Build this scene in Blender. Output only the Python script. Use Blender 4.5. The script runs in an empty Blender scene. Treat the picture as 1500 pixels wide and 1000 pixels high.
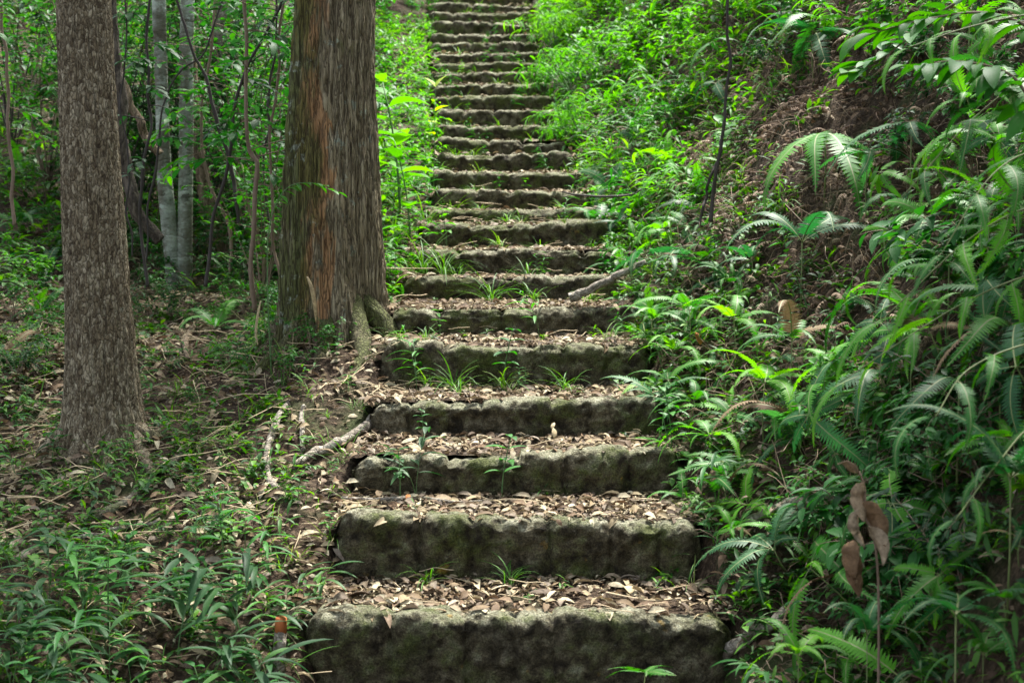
import bpy, math, random
import numpy as np
from mathutils import Matrix, Vector, Euler
random.seed(7); rng = np.random.default_rng(11)
PI = math.pi
sc = bpy.context.scene
C = sc.collection

# ------------------------------------------------------------------ camera, world, sun, exposure
CAMZ = 1.6
FPX = 2083.0                      # 50 mm on a 36 mm sensor, in pixels of a 1500 px wide picture
PITCH = math.radians(-4.45)
cam_d = bpy.data.cameras.new('camera'); cam = bpy.data.objects.new('camera', cam_d); C.objects.link(cam)
cam.location = (0, 0, CAMZ); cam.rotation_euler = (PI/2 + PITCH, 0, 0)
cam_d.lens = 50; cam_d.sensor_width = 36; cam_d.clip_end = 300; cam_d.clip_start = 0.05
cam_d.dof.use_dof = True; cam_d.dof.focus_distance = 6.3; cam_d.dof.aperture_fstop = 4.0
sc.camera = cam

SUN_EL, SUN_AZ = math.radians(64), math.radians(24)     # azimuth measured from +Y towards +X
w = bpy.data.worlds.new('World'); sc.world = w; w.use_nodes = True
nt = w.node_tree; nt.nodes.clear()
sky = nt.nodes.new('ShaderNodeTexSky'); sky.sky_type = 'NISHITA'; sky.sun_disc = False
sky.sun_elevation = SUN_EL; sky.sun_rotation = SUN_AZ; sky.dust_density = 3.0; sky.ozone_density = 0.6
bg = nt.nodes.new('ShaderNodeBackground'); bg.inputs['Strength'].default_value = 0.092
wo = nt.nodes.new('ShaderNodeOutputWorld')
hs_ = nt.nodes.new('ShaderNodeHueSaturation'); hs_.inputs['Saturation'].default_value = .5      # thin white cloud: a paler sky
nt.links.new(sky.outputs[0], hs_.inputs['Color']); nt.links.new(hs_.outputs[0], bg.inputs[0]); nt.links.new(bg.outputs[0], wo.inputs[0])
sd = bpy.data.lights.new('sun', 'SUN'); sd.energy = 2.7; sd.angle = math.radians(9); sd.color = (1.0, 0.97, 0.91)
sun = bpy.data.objects.new('sun', sd); C.objects.link(sun)
sdir = Vector((math.sin(SUN_AZ)*math.cos(SUN_EL), math.cos(SUN_AZ)*math.cos(SUN_EL), math.sin(SUN_EL)))
sun.rotation_euler = sdir.to_track_quat('Z', 'Y').to_euler()
sc.view_settings.view_transform = 'Standard'; sc.view_settings.look = 'None'
sc.view_settings.exposure = 2.5; sc.view_settings.gamma = 1.0
sc.cycles.max_bounces = 8; sc.cycles.diffuse_bounces = 4; sc.cycles.transmission_bounces = 5
sc.cycles.use_denoising = True

# ------------------------------------------------------------------ pixel <-> world
cp, sp = math.cos(PITCH), math.sin(PITCH)
def P(px, py, y):
    u, v = px-750, 500-py
    fy = FPX*cp - v*sp; fz = FPX*sp + v*cp
    k = y/fy
    return Vector((u*k, y, CAMZ + fz*k))

# ------------------------------------------------------------------ noise (numpy)
def _h(i, j, k):
    n = (i*374761393 + j*668265263 + k*2147483647 + 1013904223) & 0xffffffff
    n = ((n ^ (n >> 13))*1274126177) & 0xffffffff
    n = (n ^ (n >> 16)) & 0xffffff
    return n/float(0xffffff)
def vn(x, y, z=0.0):
    x, y, z = np.broadcast_arrays(np.asarray(x, float), np.asarray(y, float), np.asarray(z, float))
    xi, yi, zi = [np.floor(a).astype(np.int64) for a in (x, y, z)]
    fx, fy, fz = x-xi, y-yi, z-zi
    fx, fy, fz = [f*f*(3-2*f) for f in (fx, fy, fz)]
    r = 0
    for a in (0, 1):
        for b in (0, 1):
            for c in (0, 1):
                r = r + _h(xi+a, yi+b, zi+c)*(fx if a else 1-fx)*(fy if b else 1-fy)*(fz if c else 1-fz)
    return r*2-1
def fbm(x, y, z=0.0, o=4, g=0.5):
    r, a, s = 0, 1.0, 1.0
    for k in range(o):
        r = r + a*vn(np.asarray(x)*s+17.3*k, np.asarray(y)*s+5.1*k, np.asarray(z)*s+9.7*k); a *= g; s *= 2.03
    return r
def smooth(t): t = np.clip(t, 0, 1); return t*t*(3-2*t)

# ------------------------------------------------------------------ mesh collector
class G:
    def __init__(s): s.v = []; s.f = []; s.m = []; s.n = 0
    def add(s, V, F, mat=0):
        V = np.asarray(V, float); F = np.asarray(F, np.int64)
        if not len(F): return
        s.v.append(V); s.f.append(np.where(F >= 0, F+s.n, -1)); s.m.append(np.full(len(F), mat, np.int32) if np.isscalar(mat) else np.asarray(mat, np.int32)); s.n += len(V)
    def addt(s, T, M, loc):            # T = (V,F,m) template, M (k,3,3), loc (k,3)
        V, F, m = T; k = len(loc)
        if not k: return
        W = np.einsum('kij,nj->kni', M, V) + np.asarray(loc)[:, None, :]
        off = (np.arange(k)*len(V))[:, None, None]
        FF = np.where(F[None] >= 0, F[None]+off, -1).reshape(-1, 4)
        s.add(W.reshape(-1, 3), FF, np.tile(m, k))
    def T(s):
        return np.concatenate(s.v), np.concatenate(s.f), np.concatenate(s.m)
    def mesh(s, name, mats, smooth=True):
        V, F, m = s.T()
        me = bpy.data.meshes.new(name)
        cnt = np.where(F[:, 3] < 0, 3, 4); loops = F.reshape(-1); loops = loops[loops >= 0]
        me.vertices.add(len(V)); me.vertices.foreach_set('co', V.astype(np.float32).ravel())
        me.loops.add(len(loops)); me.loops.foreach_set('vertex_index', loops.astype(np.int32))
        me.polygons.add(len(F)); st = np.concatenate([[0], np.cumsum(cnt)[:-1]]).astype(np.int32)
        me.polygons.foreach_set('loop_start', st)
        me.polygons.foreach_set('material_index', m.astype(np.int32))
        me.polygons.foreach_set('use_smooth', np.full(len(F), smooth))
        for q in (mats if isinstance(mats, (list, tuple)) else [mats]): me.materials.append(q)
        me.update(calc_edges=True)
        return me
    def obj(s, name, mats, parent=None, smooth=True):
        return link(name, s.mesh(name, mats, smooth), parent)
def link(name, data, parent=None):
    o = bpy.data.objects.new(name, data); C.objects.link(o)
    if parent is not None: o.parent = parent
    return o
def tag(o, label=None, cat=None, group=None, kind=None):
    if label: o['label'] = label
    if cat: o['category'] = cat
    if group: o['group'] = group
    if kind: o['kind'] = kind
    return o
def copy_tree(o, parent=None):
    kids = list(o.children)
    c = o.copy(); C.objects.link(c); c.parent = parent
    for k in kids: copy_tree(k, c)
    return c

def rotm(rx, ry, rz):               # vectorised Rz*Ry*Rx
    rx, ry, rz = [np.atleast_1d(np.asarray(a, float)) for a in np.broadcast_arrays(rx, ry, rz)]
    cx, sx, cy, sy, cz, sz = np.cos(rx), np.sin(rx), np.cos(ry), np.sin(ry), np.cos(rz), np.sin(rz)
    M = np.empty((len(rx), 3, 3))
    M[:, 0, 0] = cz*cy; M[:, 0, 1] = cz*sy*sx-sz*cx; M[:, 0, 2] = cz*sy*cx+sz*sx
    M[:, 1, 0] = sz*cy; M[:, 1, 1] = sz*sy*sx+cz*cx; M[:, 1, 2] = sz*sy*cx-cz*sx
    M[:, 2, 0] = -sy; M[:, 2, 1] = cy*sx; M[:, 2, 2] = cy*cx
    return M

def tube(pts, rad, ns=6, disp=None, cap=True):
    pts = np.asarray([list(p) for p in pts], float); n = len(pts)
    rad = np.broadcast_to(np.asarray(rad, float), (n,)).copy()
    T = np.gradient(pts, axis=0); T /= np.linalg.norm(T, axis=1)[:, None]+1e-9
    up = np.array([0.13, 1.0, 0.07]) if abs(T[0][1]) < .8 else np.array([1.0, 0.1, 0.05])
    A = np.cross(T, up); A /= np.linalg.norm(A, axis=1)[:, None]+1e-9
    for i in range(1, n):
        a = A[i-1]-T[i]*A[i-1].dot(T[i]); A[i] = a/(np.linalg.norm(a)+1e-9)
    B = np.cross(T, A)
    th = np.linspace(0, 2*PI, ns, endpoint=False)
    r = rad[:, None]*np.ones(ns)
    if disp is not None: r = r*disp(th[None, :]*np.ones((n, 1)), np.arange(n)[:, None]/max(1, n-1)*np.ones(ns), pts)
    V = pts[:, None, :]+r[..., None]*(np.cos(th)[None, :, None]*A[:, None, :]+np.sin(th)[None, :, None]*B[:, None, :])
    i = np.arange(n-1)[:, None]; j = np.arange(ns)[None, :]; j2 = (j+1) % ns
    F = np.stack([i*ns+j, i*ns+j2, (i+1)*ns+j2, (i+1)*ns+j], -1).reshape(-1, 4)
    V = V.reshape(-1, 3)
    if cap:
        V = np.concatenate([V, pts[:1], pts[-1:]]); a, b = n*ns, n*ns+1; jj = np.arange(ns); j2 = (jj+1) % ns
        F = np.concatenate([F, np.stack([j2, jj, np.full(ns, a), np.full(ns, -1)], -1), np.stack([(n-1)*ns+jj, (n-1)*ns+j2, np.full(ns, b), np.full(ns, -1)], -1)])
    return V, F
def spline(pts, n):
    pts = np.asarray([list(p) for p in pts], float); k = len(pts)
    t = np.linspace(0, k-1, n); out = np.zeros((n, pts.shape[1]))
    Q = np.concatenate([[2*pts[0]-pts[1]], pts, [2*pts[-1]-pts[-2]]])
    for a, tt in enumerate(t):
        i = min(int(tt), k-2); f = tt-i; p0, p1, p2, p3 = Q[i:i+4]
        out[a] = .5*((2*p1)+(-p0+p2)*f+(2*p0-5*p1+4*p2-p3)*f*f+(-p0+3*p1-3*p2+p3)*f**3)
    return out

# ------------------------------------------------------------------ materials
def mat(name):
    m = bpy.data.materials.new(name); m.use_nodes = True; m.node_tree.nodes.clear(); return m, m.node_tree
class N:
    def __init__(s, t): s.t = t
    def n(s, typ, **kw):
        q = s.t.nodes.new(typ)
        for k, v in kw.items():
            if k.startswith('i_'): q.inputs[k[2:].replace('_', ' ')].default_value = v
            else: setattr(q, k, v)
        return q
    def l(s, a, b): s.t.links.new(a, b)
    def math(s, op, a, b=None, clamp=False):
        q = s.n('ShaderNodeMath', operation=op, use_clamp=clamp)
        for i, v in enumerate((a, b)):
            if v is None: continue
            if hasattr(v, 'links') or hasattr(v, 'is_linked'): s.l(v, q.inputs[i])
            else: q.inputs[i].default_value = v
        return q.outputs[0]
    def ramp(s, fac, stops, interp='LINEAR'):
        q = s.n('ShaderNodeValToRGB'); q.color_ramp.interpolation = interp; e = q.color_ramp.elements
        while len(e) < len(stops): e.new(0.5)
        for k, (p, c) in enumerate(stops): e[k].position = p; e[k].color = (*c, 1) if len(c) == 3 else c
        s.l(fac, q.inputs[0]); return q.outputs[0]
    def noise(s, vec, scale, detail=5, rough=.55, dist=0.0):
        q = s.n('ShaderNodeTexNoise'); q.inputs['Scale'].default_value = scale; q.inputs['Detail'].default_value = detail
        q.inputs['Roughness'].default_value = rough; q.inputs['Distortion'].default_value = dist; s.l(vec, q.inputs['Vector']); return q.outputs['Fac']
    def mapping(s, vec, scale): 
        q = s.n('ShaderNodeMapping'); q.inputs['Scale'].default_value = scale; s.l(vec, q.inputs['Vector']); return q.outputs[0]
    def mix(s, fac, a, b):
        q = s.n('ShaderNodeMix', data_type='RGBA')
        if hasattr(fac, 'is_linked'): s.l(fac, q.inputs[0])
        else: q.inputs[0].default_value = fac
        for i, v in ((6, a), (7, b)):
            if hasattr(v, 'is_linked'): s.l(v, q.inputs[i])
            else: q.inputs[i].default_value = (*v, 1)
        return q.outputs[2]
    def pos(s): return s.n('ShaderNodeNewGeometry').outputs['Position']
    def bump(s, h, dist, strength=1.0):
        q = s.n('ShaderNodeBump'); q.inputs['Distance'].default_value = dist; q.inputs['Strength'].default_value = strength; s.l(h, q.inputs['Height']); return q.outputs[0]
    def principled(s, col, rough=.7, nrm=None, spec=.4):
        q = s.n('ShaderNodeBsdfPrincipled'); q.inputs['Specular IOR Level'].default_value = spec
        if hasattr(rough, 'is_linked'): s.l(rough, q.inputs['Roughness'])
        else: q.inputs['Roughness'].default_value = rough
        if hasattr(col, 'is_linked'): s.l(col, q.inputs['Base Color'])
        else: q.inputs['Base Color'].default_value = (*col, 1)
        if nrm is not None: s.l(nrm, q.inputs['Normal'])
        return q.outputs[0]
    def out(s, sh): q = s.n('ShaderNodeOutputMaterial'); s.l(sh, q.inputs[0])

def leafmat(name, cols, trans=.42, rough=.52, spec=.26, obj=.5, isl=.35):
    """cols: dark -> light greens; varied per leaf, per plant and with a slow noise; light shines through"""
    m, t = mat(name); n = N(t)
    g = n.n('ShaderNodeNewGeometry'); oi = n.n('ShaderNodeObjectInfo')
    nz = n.noise(g.outputs['Position'], 1.3, 2)
    f = n.math('ADD', n.math('MULTIPLY', g.outputs['Random Per Island'], isl), n.math('MULTIPLY', oi.outputs['Random'], obj))
    f = n.math('ADD', f, n.math('MULTIPLY', n.math('SUBTRACT', nz, .5), .9), clamp=True)
    k = len(cols); col = n.ramp(f, [(i/(k-1), c) for i, c in enumerate(cols)])
    fine = n.noise(g.outputs['Position'], 60, 3)
    col = n.mix(n.math('MULTIPLY', fine, .35), col, tuple(x*.55 for x in cols[0]))
    p = n.principled(col, rough, None, spec)
    tr = n.n('ShaderNodeBsdfTranslucent')
    hs = n.n('ShaderNodeHueSaturation'); hs.inputs['Hue'].default_value = .492; hs.inputs['Saturation'].default_value = 1.15; hs.inputs['Value'].default_value = 1.5
    n.l(col, hs.inputs['Color']); n.l(hs.outputs[0], tr.inputs['Color'])
    mx = n.n('ShaderNodeMixShader'); mx.inputs[0].default_value = trans
    n.l(p, mx.inputs[1]); n.l(tr.outputs[0], mx.inputs[2]); n.out(mx.outputs[0]); return m
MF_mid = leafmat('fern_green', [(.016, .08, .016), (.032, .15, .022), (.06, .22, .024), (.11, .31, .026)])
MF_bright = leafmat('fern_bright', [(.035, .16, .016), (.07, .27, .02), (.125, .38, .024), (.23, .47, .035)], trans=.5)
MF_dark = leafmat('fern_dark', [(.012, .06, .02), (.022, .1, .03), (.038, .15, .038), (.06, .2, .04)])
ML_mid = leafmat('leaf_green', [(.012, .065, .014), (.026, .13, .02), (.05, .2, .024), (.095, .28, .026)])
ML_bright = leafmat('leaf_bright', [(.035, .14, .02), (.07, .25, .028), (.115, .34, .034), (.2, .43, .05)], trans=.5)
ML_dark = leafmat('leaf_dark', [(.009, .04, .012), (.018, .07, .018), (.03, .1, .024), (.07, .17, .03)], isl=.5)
ML_yellow = leafmat('leaf_yellow', [(.2, .34, .03), (.32, .46, .04), (.45, .5, .06)], trans=.5)
M_grass = leafmat('grass_blades', [(.025, .085, .012), (.06, .18, .02), (.12, .27, .03), (.34, .33, .12)], trans=.4, isl=.6, obj=.3)
M_herb = leafmat('herb_leaves', [(.012, .05, .01), (.035, .12, .015), (.075, .21, .02), (.14, .31, .025)], obj=0, isl=.9)
M_herbb = leafmat('herb_leaves_bright', [(.025, .1, .018), (.055, .2, .026), (.11, .32, .034), (.2, .42, .055)], obj=0, isl=.9, trans=.5)
M_crown = leafmat('crown_leaves', [(.02, .07, .015), (.04, .12, .02), (.07, .18, .03)], obj=0, isl=.9)

def deadmat(name, cols, trans=.15):
    m, t = mat(name); n = N(t); g = n.n('ShaderNodeNewGeometry')
    oi = n.n('ShaderNodeObjectInfo'); k = len(cols); col = n.ramp(n.math('FRACT', n.math('ADD', g.outputs['Random Per Island'], oi.outputs['Random'])), [(i/(k-1), c) for i, c in enumerate(cols)])
    fine = n.ramp(n.noise(g.outputs['Position'], 75, 5, .7), [(.35, (0, 0, 0)), (.65, (1, 1, 1))])
    col = n.mix(n.math('MULTIPLY', fine, .6), col, (.06, .035, .02))
    p = n.principled(col, .75, None, .25); tr = n.n('ShaderNodeBsdfTranslucent'); n.l(col, tr.inputs['Color'])
    mx = n.n('ShaderNodeMixShader'); mx.inputs[0].default_value = trans
    n.l(p, mx.inputs[1]); n.l(tr.outputs[0], mx.inputs[2]); n.out(mx.outputs[0]); return m
M_litter = deadmat('dead_leaves', [(.04, .027, .015), (.13, .085, .045), (.25, .185, .1), (.4, .325, .19), (.55, .49, .33), (.07, .045, .025), (.24, .2, .15), (.17, .1, .05), (.35, .28, .18)])
M_litter_dk = deadmat('dead_leaves_dark', [(.05, .03, .018), (.12, .07, .04), (.2, .13, .08), (.32, .24, .16), (.4, .33, .24), (.15, .08, .045)])
M_thatch = deadmat('dead_fern_thatch', [(.05, .028, .018), (.12, .07, .042), (.22, .14, .085), (.36, .26, .17), (.14, .085, .05), (.45, .35, .24)])
M_deadbig = deadmat('withered_leaf', [(.22, .13, .065), (.38, .26, .14), (.55, .44, .3), (.32, .21, .11)], .2)
_n = N(M_deadbig.node_tree); _b = [q for q in M_deadbig.node_tree.nodes if q.type == 'BSDF_PRINCIPLED'][0]
_n.l(_n.bump(_n.noise(_n.mapping(_n.pos(), (1, 1, 1)), 130, 5, .7), .006), _b.inputs['Normal'])
M_rust = deadmat('rusty_leaf', [(.45, .14, .03), (.5, .2, .05)], .3)
M_straw = deadmat('straw', [(.5, .38, .2), (.6, .5, .3)], .2)

def barkmat(name, base, pale, dark, sxy=14, sz=5, bd=.012, moss=None, patch=None, lichen=None, rough=.85, crack=.5, fw=.22):
    """plates split by dark fissures (voronoi edges on stretched, wobbled coordinates), fine grain, moss, bare patches, lichen"""
    m, t = mat(name); n = N(t); tc = n.n('ShaderNodeTexCoord').outputs['Object']
    mv = n.mapping(tc, (sxy, sxy, sz))
    wn = n.n('ShaderNodeTexNoise'); wn.inputs['Scale'].default_value = .9; wn.inputs['Detail'].default_value = 6; n.l(mv, wn.inputs['Vector'])
    ws = n.n('ShaderNodeVectorMath', operation='SCALE'); ws.inputs['Scale'].default_value = 1.6; n.l(wn.outputs['Color'], ws.inputs[0])
    add = n.n('ShaderNodeVectorMath', operation='ADD'); n.l(mv, add.inputs[0]); n.l(ws.outputs[0], add.inputs[1])
    ed = n.n('ShaderNodeTexVoronoi', feature='DISTANCE_TO_EDGE'); ed.inputs['Scale'].default_value = 1.7; n.l(add.outputs[0], ed.inputs['Vector'])
    ce = n.n('ShaderNodeTexVoronoi', feature='F1'); ce.inputs['Scale'].default_value = 1.7; n.l(add.outputs[0], ce.inputs['Vector'])
    fz = n.mapping(tc, (sxy*7, sxy*7, sz*5)); nz = n.noise(fz, 1.0, 6, .7); md = n.noise(mv, 1.3, 6, .7); lo = n.noise(n.mapping(tc, (3, 3, 1.3)), 1.6, 4)
    flake = n.n('ShaderNodeSeparateColor'); n.l(ce.outputs['Color'], flake.inputs[0])
    tone = n.math('ADD', n.math('MULTIPLY', md, .5), n.math('ADD', n.math('MULTIPLY', flake.outputs[0], fw), n.math('MULTIPLY', nz, .62-fw)))
    col = n.ramp(tone, [(.38, dark), (.52, base), (.74, pale)])
    if patch:
        pn = n.noise(n.mapping(tc, (5, 5, 1.6)), 1.1, 5, .6, .6)
        if len(patch) > 2:
            sx_ = n.n('ShaderNodeSeparateXYZ'); n.l(tc, sx_.inputs[0]); dxx = n.math('DIVIDE', n.math('SUBTRACT', sx_.outputs['X'], patch[2]), patch[3])
            pn = n.math('ADD', pn, n.math('SUBTRACT', .16, n.math('MULTIPLY', n.math('MULTIPLY', dxx, dxx), .16)))
        pf = n.ramp(pn, [(patch[1], (0, 0, 0)), (patch[1]+.05, (1, 1, 1))])
        col = n.mix(n.math('MULTIPLY', pf, .85), col, n.mix(nz, tuple(c*.45 for c in patch[0]), patch[0]))
    if moss:
        if len(moss) > 2:
            sm = n.n('ShaderNodeSeparateXYZ'); n.l(tc, sm.inputs[0]); dm = n.math('DIVIDE', n.math('SUBTRACT', sm.outputs['X'], moss[2]), moss[3])
            lo = n.math('ADD', lo, n.math('MAXIMUM', n.math('SUBTRACT', .14, n.math('MULTIPLY', n.math('MULTIPLY', dm, dm), .16)), -.2))
        col = n.mix(n.ramp(n.math('ADD', n.math('MULTIPLY', nz, .35), n.math('MULTIPLY', lo, .75)), [(moss[1], (0, 0, 0)), (moss[1]+.1, (.8, .8, .8))]), col, n.mix(nz, tuple(c*.5 for c in moss[0]), tuple(c*1.5 for c in moss[0])))
    if lichen:
        ln = n.noise(n.mapping(tc, (6, 6, 7)), 1.3, 7, .7)
        col = n.mix(n.ramp(ln, [(lichen[1], (0, 0, 0)), (lichen[1]+.05, (.85, .85, .85))]), col, n.mix(nz, tuple(c*.7 for c in lichen[0]), lichen[0]))
    ck = n.ramp(n.math('ADD', ed.outputs['Distance'], n.math('MULTIPLY', n.math('SUBTRACT', nz, .5), .12)), [(.02, (1, 1, 1)), (.11, (0, 0, 0))])
    col = n.mix(n.math('MULTIPLY', ck, crack), col, tuple(c*.6 for c in dark))
    h = n.math('ADD', n.math('MULTIPLY', nz, .5), n.math('ADD', n.math('MULTIPLY', md, .6), n.math('MULTIPLY', n.math('MINIMUM', ed.outputs['Distance'], .22), 3.0)))
    n.out(n.principled(col, rough, n.bump(h, bd, 1.0), .25)); return m
M_bark1 = barkmat('flaky_bark', (.18, .14, .082), (.42, .365, .25), (.05, .034, .02), 40, 19, .01, moss=((.11, .12, .05), .64), lichen=((.32, .36, .28), .66), crack=.6)
M_bark2 = barkmat('furrowed_bark', (.2, .16, .09), (.46, .4, .26), (.045, .03, .016), 30, 3.0, .02, moss=((.08, .1, .022), .51, -.2, .16), patch=((.52, .28, .12), .565, -.06, .10), lichen=((.4, .45, .34), .6), crack=.7, fw=.1)
M_pale = barkmat('pale_bark', (.21, .24, .19), (.42, .47, .39), (.045, .045, .03), 5, 14, .004, moss=((.07, .06, .035), .49), lichen=((.36, .42, .35), .58), rough=.75, crack=.12)
M_dkbark = barkmat('dark_bark', (.07, .055, .04), (.16, .13, .1), (.02, .015, .012), 30, 7, .006)
M_brbark = barkmat('brown_bark', (.15, .105, .065), (.3, .23, .15), (.045, .03, .02), 26, 7, .008)
M_log2 = barkmat('mossy_wood', (.12, .1, .07), (.25, .23, .17), (.04, .032, .022), 20, 20, .007, moss=((.08, .11, .03), .5), crack=.4)
M_log = barkmat('weathered_wood', (.21, .18, .14), (.42, .38, .31), (.07, .055, .04), 20, 20, .007, moss=((.09, .12, .04), .62), crack=.4)
def plain(name, col, rough=.6):
    m, t = mat(name); n = N(t); z = n.noise(n.pos(), 40, 4)
    n.out(n.principled(n.mix(z, tuple(c*.6 for c in col), tuple(min(1, c*1.3) for c in col)), rough)); return m
M_stem = plain('green_stem', (.07, .14, .04)); M_rach = plain('frond_stalk', (.13, .16, .05)); M_twig = plain('twig_bark', (.17, .12, .08), .8)
M_dktwig = plain('dark_twig', (.035, .028, .022), .8); M_orange = plain('orange_paint', (.38, .11, .03), .8)
M_straw_twig = plain('straw_twig', (.42, .33, .2), .8)

m, t = mat('soil'); n = N(t); p = n.pos()
a = n.noise(p, 3, 6); b = n.noise(p, 45, 6, .65); c = n.noise(p, .9, 3)
col = n.ramp(b, [(.3, (.018, .012, .008)), (.5, (.055, .036, .022)), (.65, (.13, .09, .058)), (.75, (.22, .17, .12))])
col = n.mix(n.ramp(a, [(.52, (0, 0, 0)), (.68, (.7, .7, .7))]), col, (.035, .06, .015))
n.out(n.principled(col, .9, n.bump(n.math('ADD', b, n.math('MULTIPLY', n.noise(p, 14, 4), 1.5)), .045), .15)); M_soil = m

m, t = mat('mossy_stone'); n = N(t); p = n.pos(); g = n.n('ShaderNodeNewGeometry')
big = n.noise(p, 4.5, 5, .6); mid = n.noise(p, 16, 6, .62, .4); fin = n.noise(p, 110, 5, .7); pit = n.noise(p, 42, 6, .75)
col = n.ramp(mid, [(.34, (.028, .022, .012)), (.46, (.085, .07, .038)), (.56, (.17, .145, .088)), (.68, (.34, .31, .21))])
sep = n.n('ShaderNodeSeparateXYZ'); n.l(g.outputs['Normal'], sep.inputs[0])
up = n.ramp(n.math('ADD', sep.outputs['Z'], n.math('ADD', n.math('MULTIPLY', n.math('SUBTRACT', big, .5), 1.7), n.math('MULTIPLY', n.math('SUBTRACT', mid, .5), 1.6))), [(.25, (0, 0, 0)), (.85, (1, 1, 1))])  # upward faces mixed paler, upright faces darker, broken up by noise
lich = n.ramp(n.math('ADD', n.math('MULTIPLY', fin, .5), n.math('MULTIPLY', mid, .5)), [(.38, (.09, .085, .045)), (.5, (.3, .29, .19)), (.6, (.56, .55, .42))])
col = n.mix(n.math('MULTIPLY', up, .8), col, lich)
mf = n.ramp(n.math('ADD', n.math('MULTIPLY', big, .6), n.math('MULTIPLY', mid, .5)), [(.53, (0, 0, 0)), (.65, (.9, .9, .9))])
col = n.mix(mf, col, n.ramp(fin, [(.3, (.03, .045, .008)), (.7, (.12, .14, .025))]))
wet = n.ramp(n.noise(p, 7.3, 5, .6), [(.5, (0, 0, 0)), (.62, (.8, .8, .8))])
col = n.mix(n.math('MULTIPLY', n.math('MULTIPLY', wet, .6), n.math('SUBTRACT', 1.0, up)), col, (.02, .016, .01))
och = n.ramp(n.noise(p, 9.1, 3), [(.69, (0, 0, 0)), (.76, (.8, .8, .8))]); col = n.mix(och, col, (.32, .19, .03))
mu = n.n('ShaderNodeMix', data_type='RGBA', blend_type='MULTIPLY'); mu.inputs[0].default_value = 1; n.l(col, mu.inputs[6]); n.l(n.ramp(n.noise(p, 150, 4, .75), [(.36, (.45, .45, .45)), (.5, (.95, .95, .95)), (.64, (1.5, 1.5, 1.5))]), mu.inputs[7]); col = mu.outputs[2]
sp_ = n.ramp(pit, [(.62, (0, 0, 0)), (.7, (1, 1, 1))]); col = n.mix(n.math('MULTIPLY', sp_, .35), col, (.34, .31, .24))
h = n.math('ADD', n.math('MULTIPLY', pit, 1.2), n.math('MULTIPLY', fin, .5))
h = n.math('ADD', h, n.math('MULTIPLY', mid, 1.6)); n.out(n.principled(col, .9, n.bump(h, .03), .2)); M_stone = m

# ------------------------------------------------------------------ stairs layout
TOPS = [905, 765, 668, 588, 507, 452, 407, 365, 327, 308, 281, 252, 226, 205, 184, 161, 141, 122, 106, 91, 77, 63, 51, 33, 18, 6, -8, -22, -36, -50]
LEFT = [448, 490, 515, 540, 558, 568, 588, 606, 615, 624, 630, 633, 635, 636, 636, 635, 632, 632, 631, 630, 629, 629, 628, 628, 627, 627, 627, 627, 627, 627]
RIGHT = [1072, 1028, 1000, 976, 955, 932, 912, 905, 893, 880, 866, 852, 842, 834, 826, 820, 814, 808, 803, 799, 795, 791, 788, 785, 782, 780, 778, 776, 774, 772]
NS = len(TOPS)
ZI = np.array([4.9+.5*i for i in range(NS)])
HI = np.array([P(750, TOPS[i], ZI[i])[2] for i in range(NS)])
XL = np.array([P(LEFT[i], TOPS[i], ZI[i])[0] for i in range(NS)])
XR = np.array([P(RIGHT[i], TOPS[i], ZI[i])[0] for i in range(NS)])
def ramp(y):
    y = np.asarray(y, float)
    return np.interp(y, np.concatenate([[-4, 2.5, 4.4], ZI, [26, 40, 60]]), np.concatenate([[-.15, -.05, HI[0]-.25], HI, [HI[-1]+2.6, HI[-1]+9, HI[-1]+20]]))
def xl(y): return np.interp(y, ZI, XL)
def xr(y): return np.interp(y, ZI, XR)
_gy = [-4, 0, 3, 4, 5, 6.5, 8, 10, 11.5, 13, 16, 20, 26, 40, 60]
_gh = [-1.65, -1.62, -1.58, -1.52, -1.36, -.96, -.60, -.38, .12, .75, 2.1, 4.1, 7.5, 16, 28]
def gleft(y): return np.interp(y, _gy, _gh)+CAMZ
_bd = [0, .3, .7, 1.1, 1.7, 2.5, 4, 8, 16]; _bh = [0, .14, .55, 1.08, 1.85, 2.55, 3.4, 4.8, 6.6]
def ground(x, y, detail=True):
    x = np.asarray(x, float); y = np.asarray(y, float)
    s = ramp(y); L, R = xl(y), xr(y)
    h = s-.30
    dr = x-R; right = s-.09+np.interp(dr, _bd, _bh)*(1+.5*smooth((5.8-y)/1.2)*smooth((dr-.35)/.3))
    dl = L-x; left = s-.13+(gleft(y)-(s-.13))*smooth((dl-.12)/1.1)
    left = left-.02*np.clip(dl-1, 0, 5)
    h = h+(right-h)*smooth((dr+.05)/.1)
    h = h+(left-h)*smooth((dl+.06)/.1)
    if detail:
        off = np.maximum(dr, dl); k = smooth(off/.25)
        h = h+k*(.05*fbm(x*1.3, y*1.3, 0, 3)+.022*fbm(x*6, y*6, 3, 3))*(1+.8*smooth((dr-.2)/1))+k*smooth((dr-.3)/.8)*(.09*fbm(x*2.2, y*2.2, 8, 3)+.03*fbm(x*13, y*13, 5, 3))
    return h
def ghit(px, py, y0=2.5, y1=40):
    ys = np.arange(y0, y1, .02); a = P(px, py, 1.0); d = (a[0], a[2]-CAMZ)
    z = CAMZ+d[1]*ys; g = ground(d[0]*ys, ys); k = np.argmax(z < g)
    if z[k] >= g[k]: return None
    y = ys[k]; return Vector((d[0]*y, y, float(g[k])))
def gp(x, y, dz=0.0): return Vector((x, y, float(ground(x, y))+dz))

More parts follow.
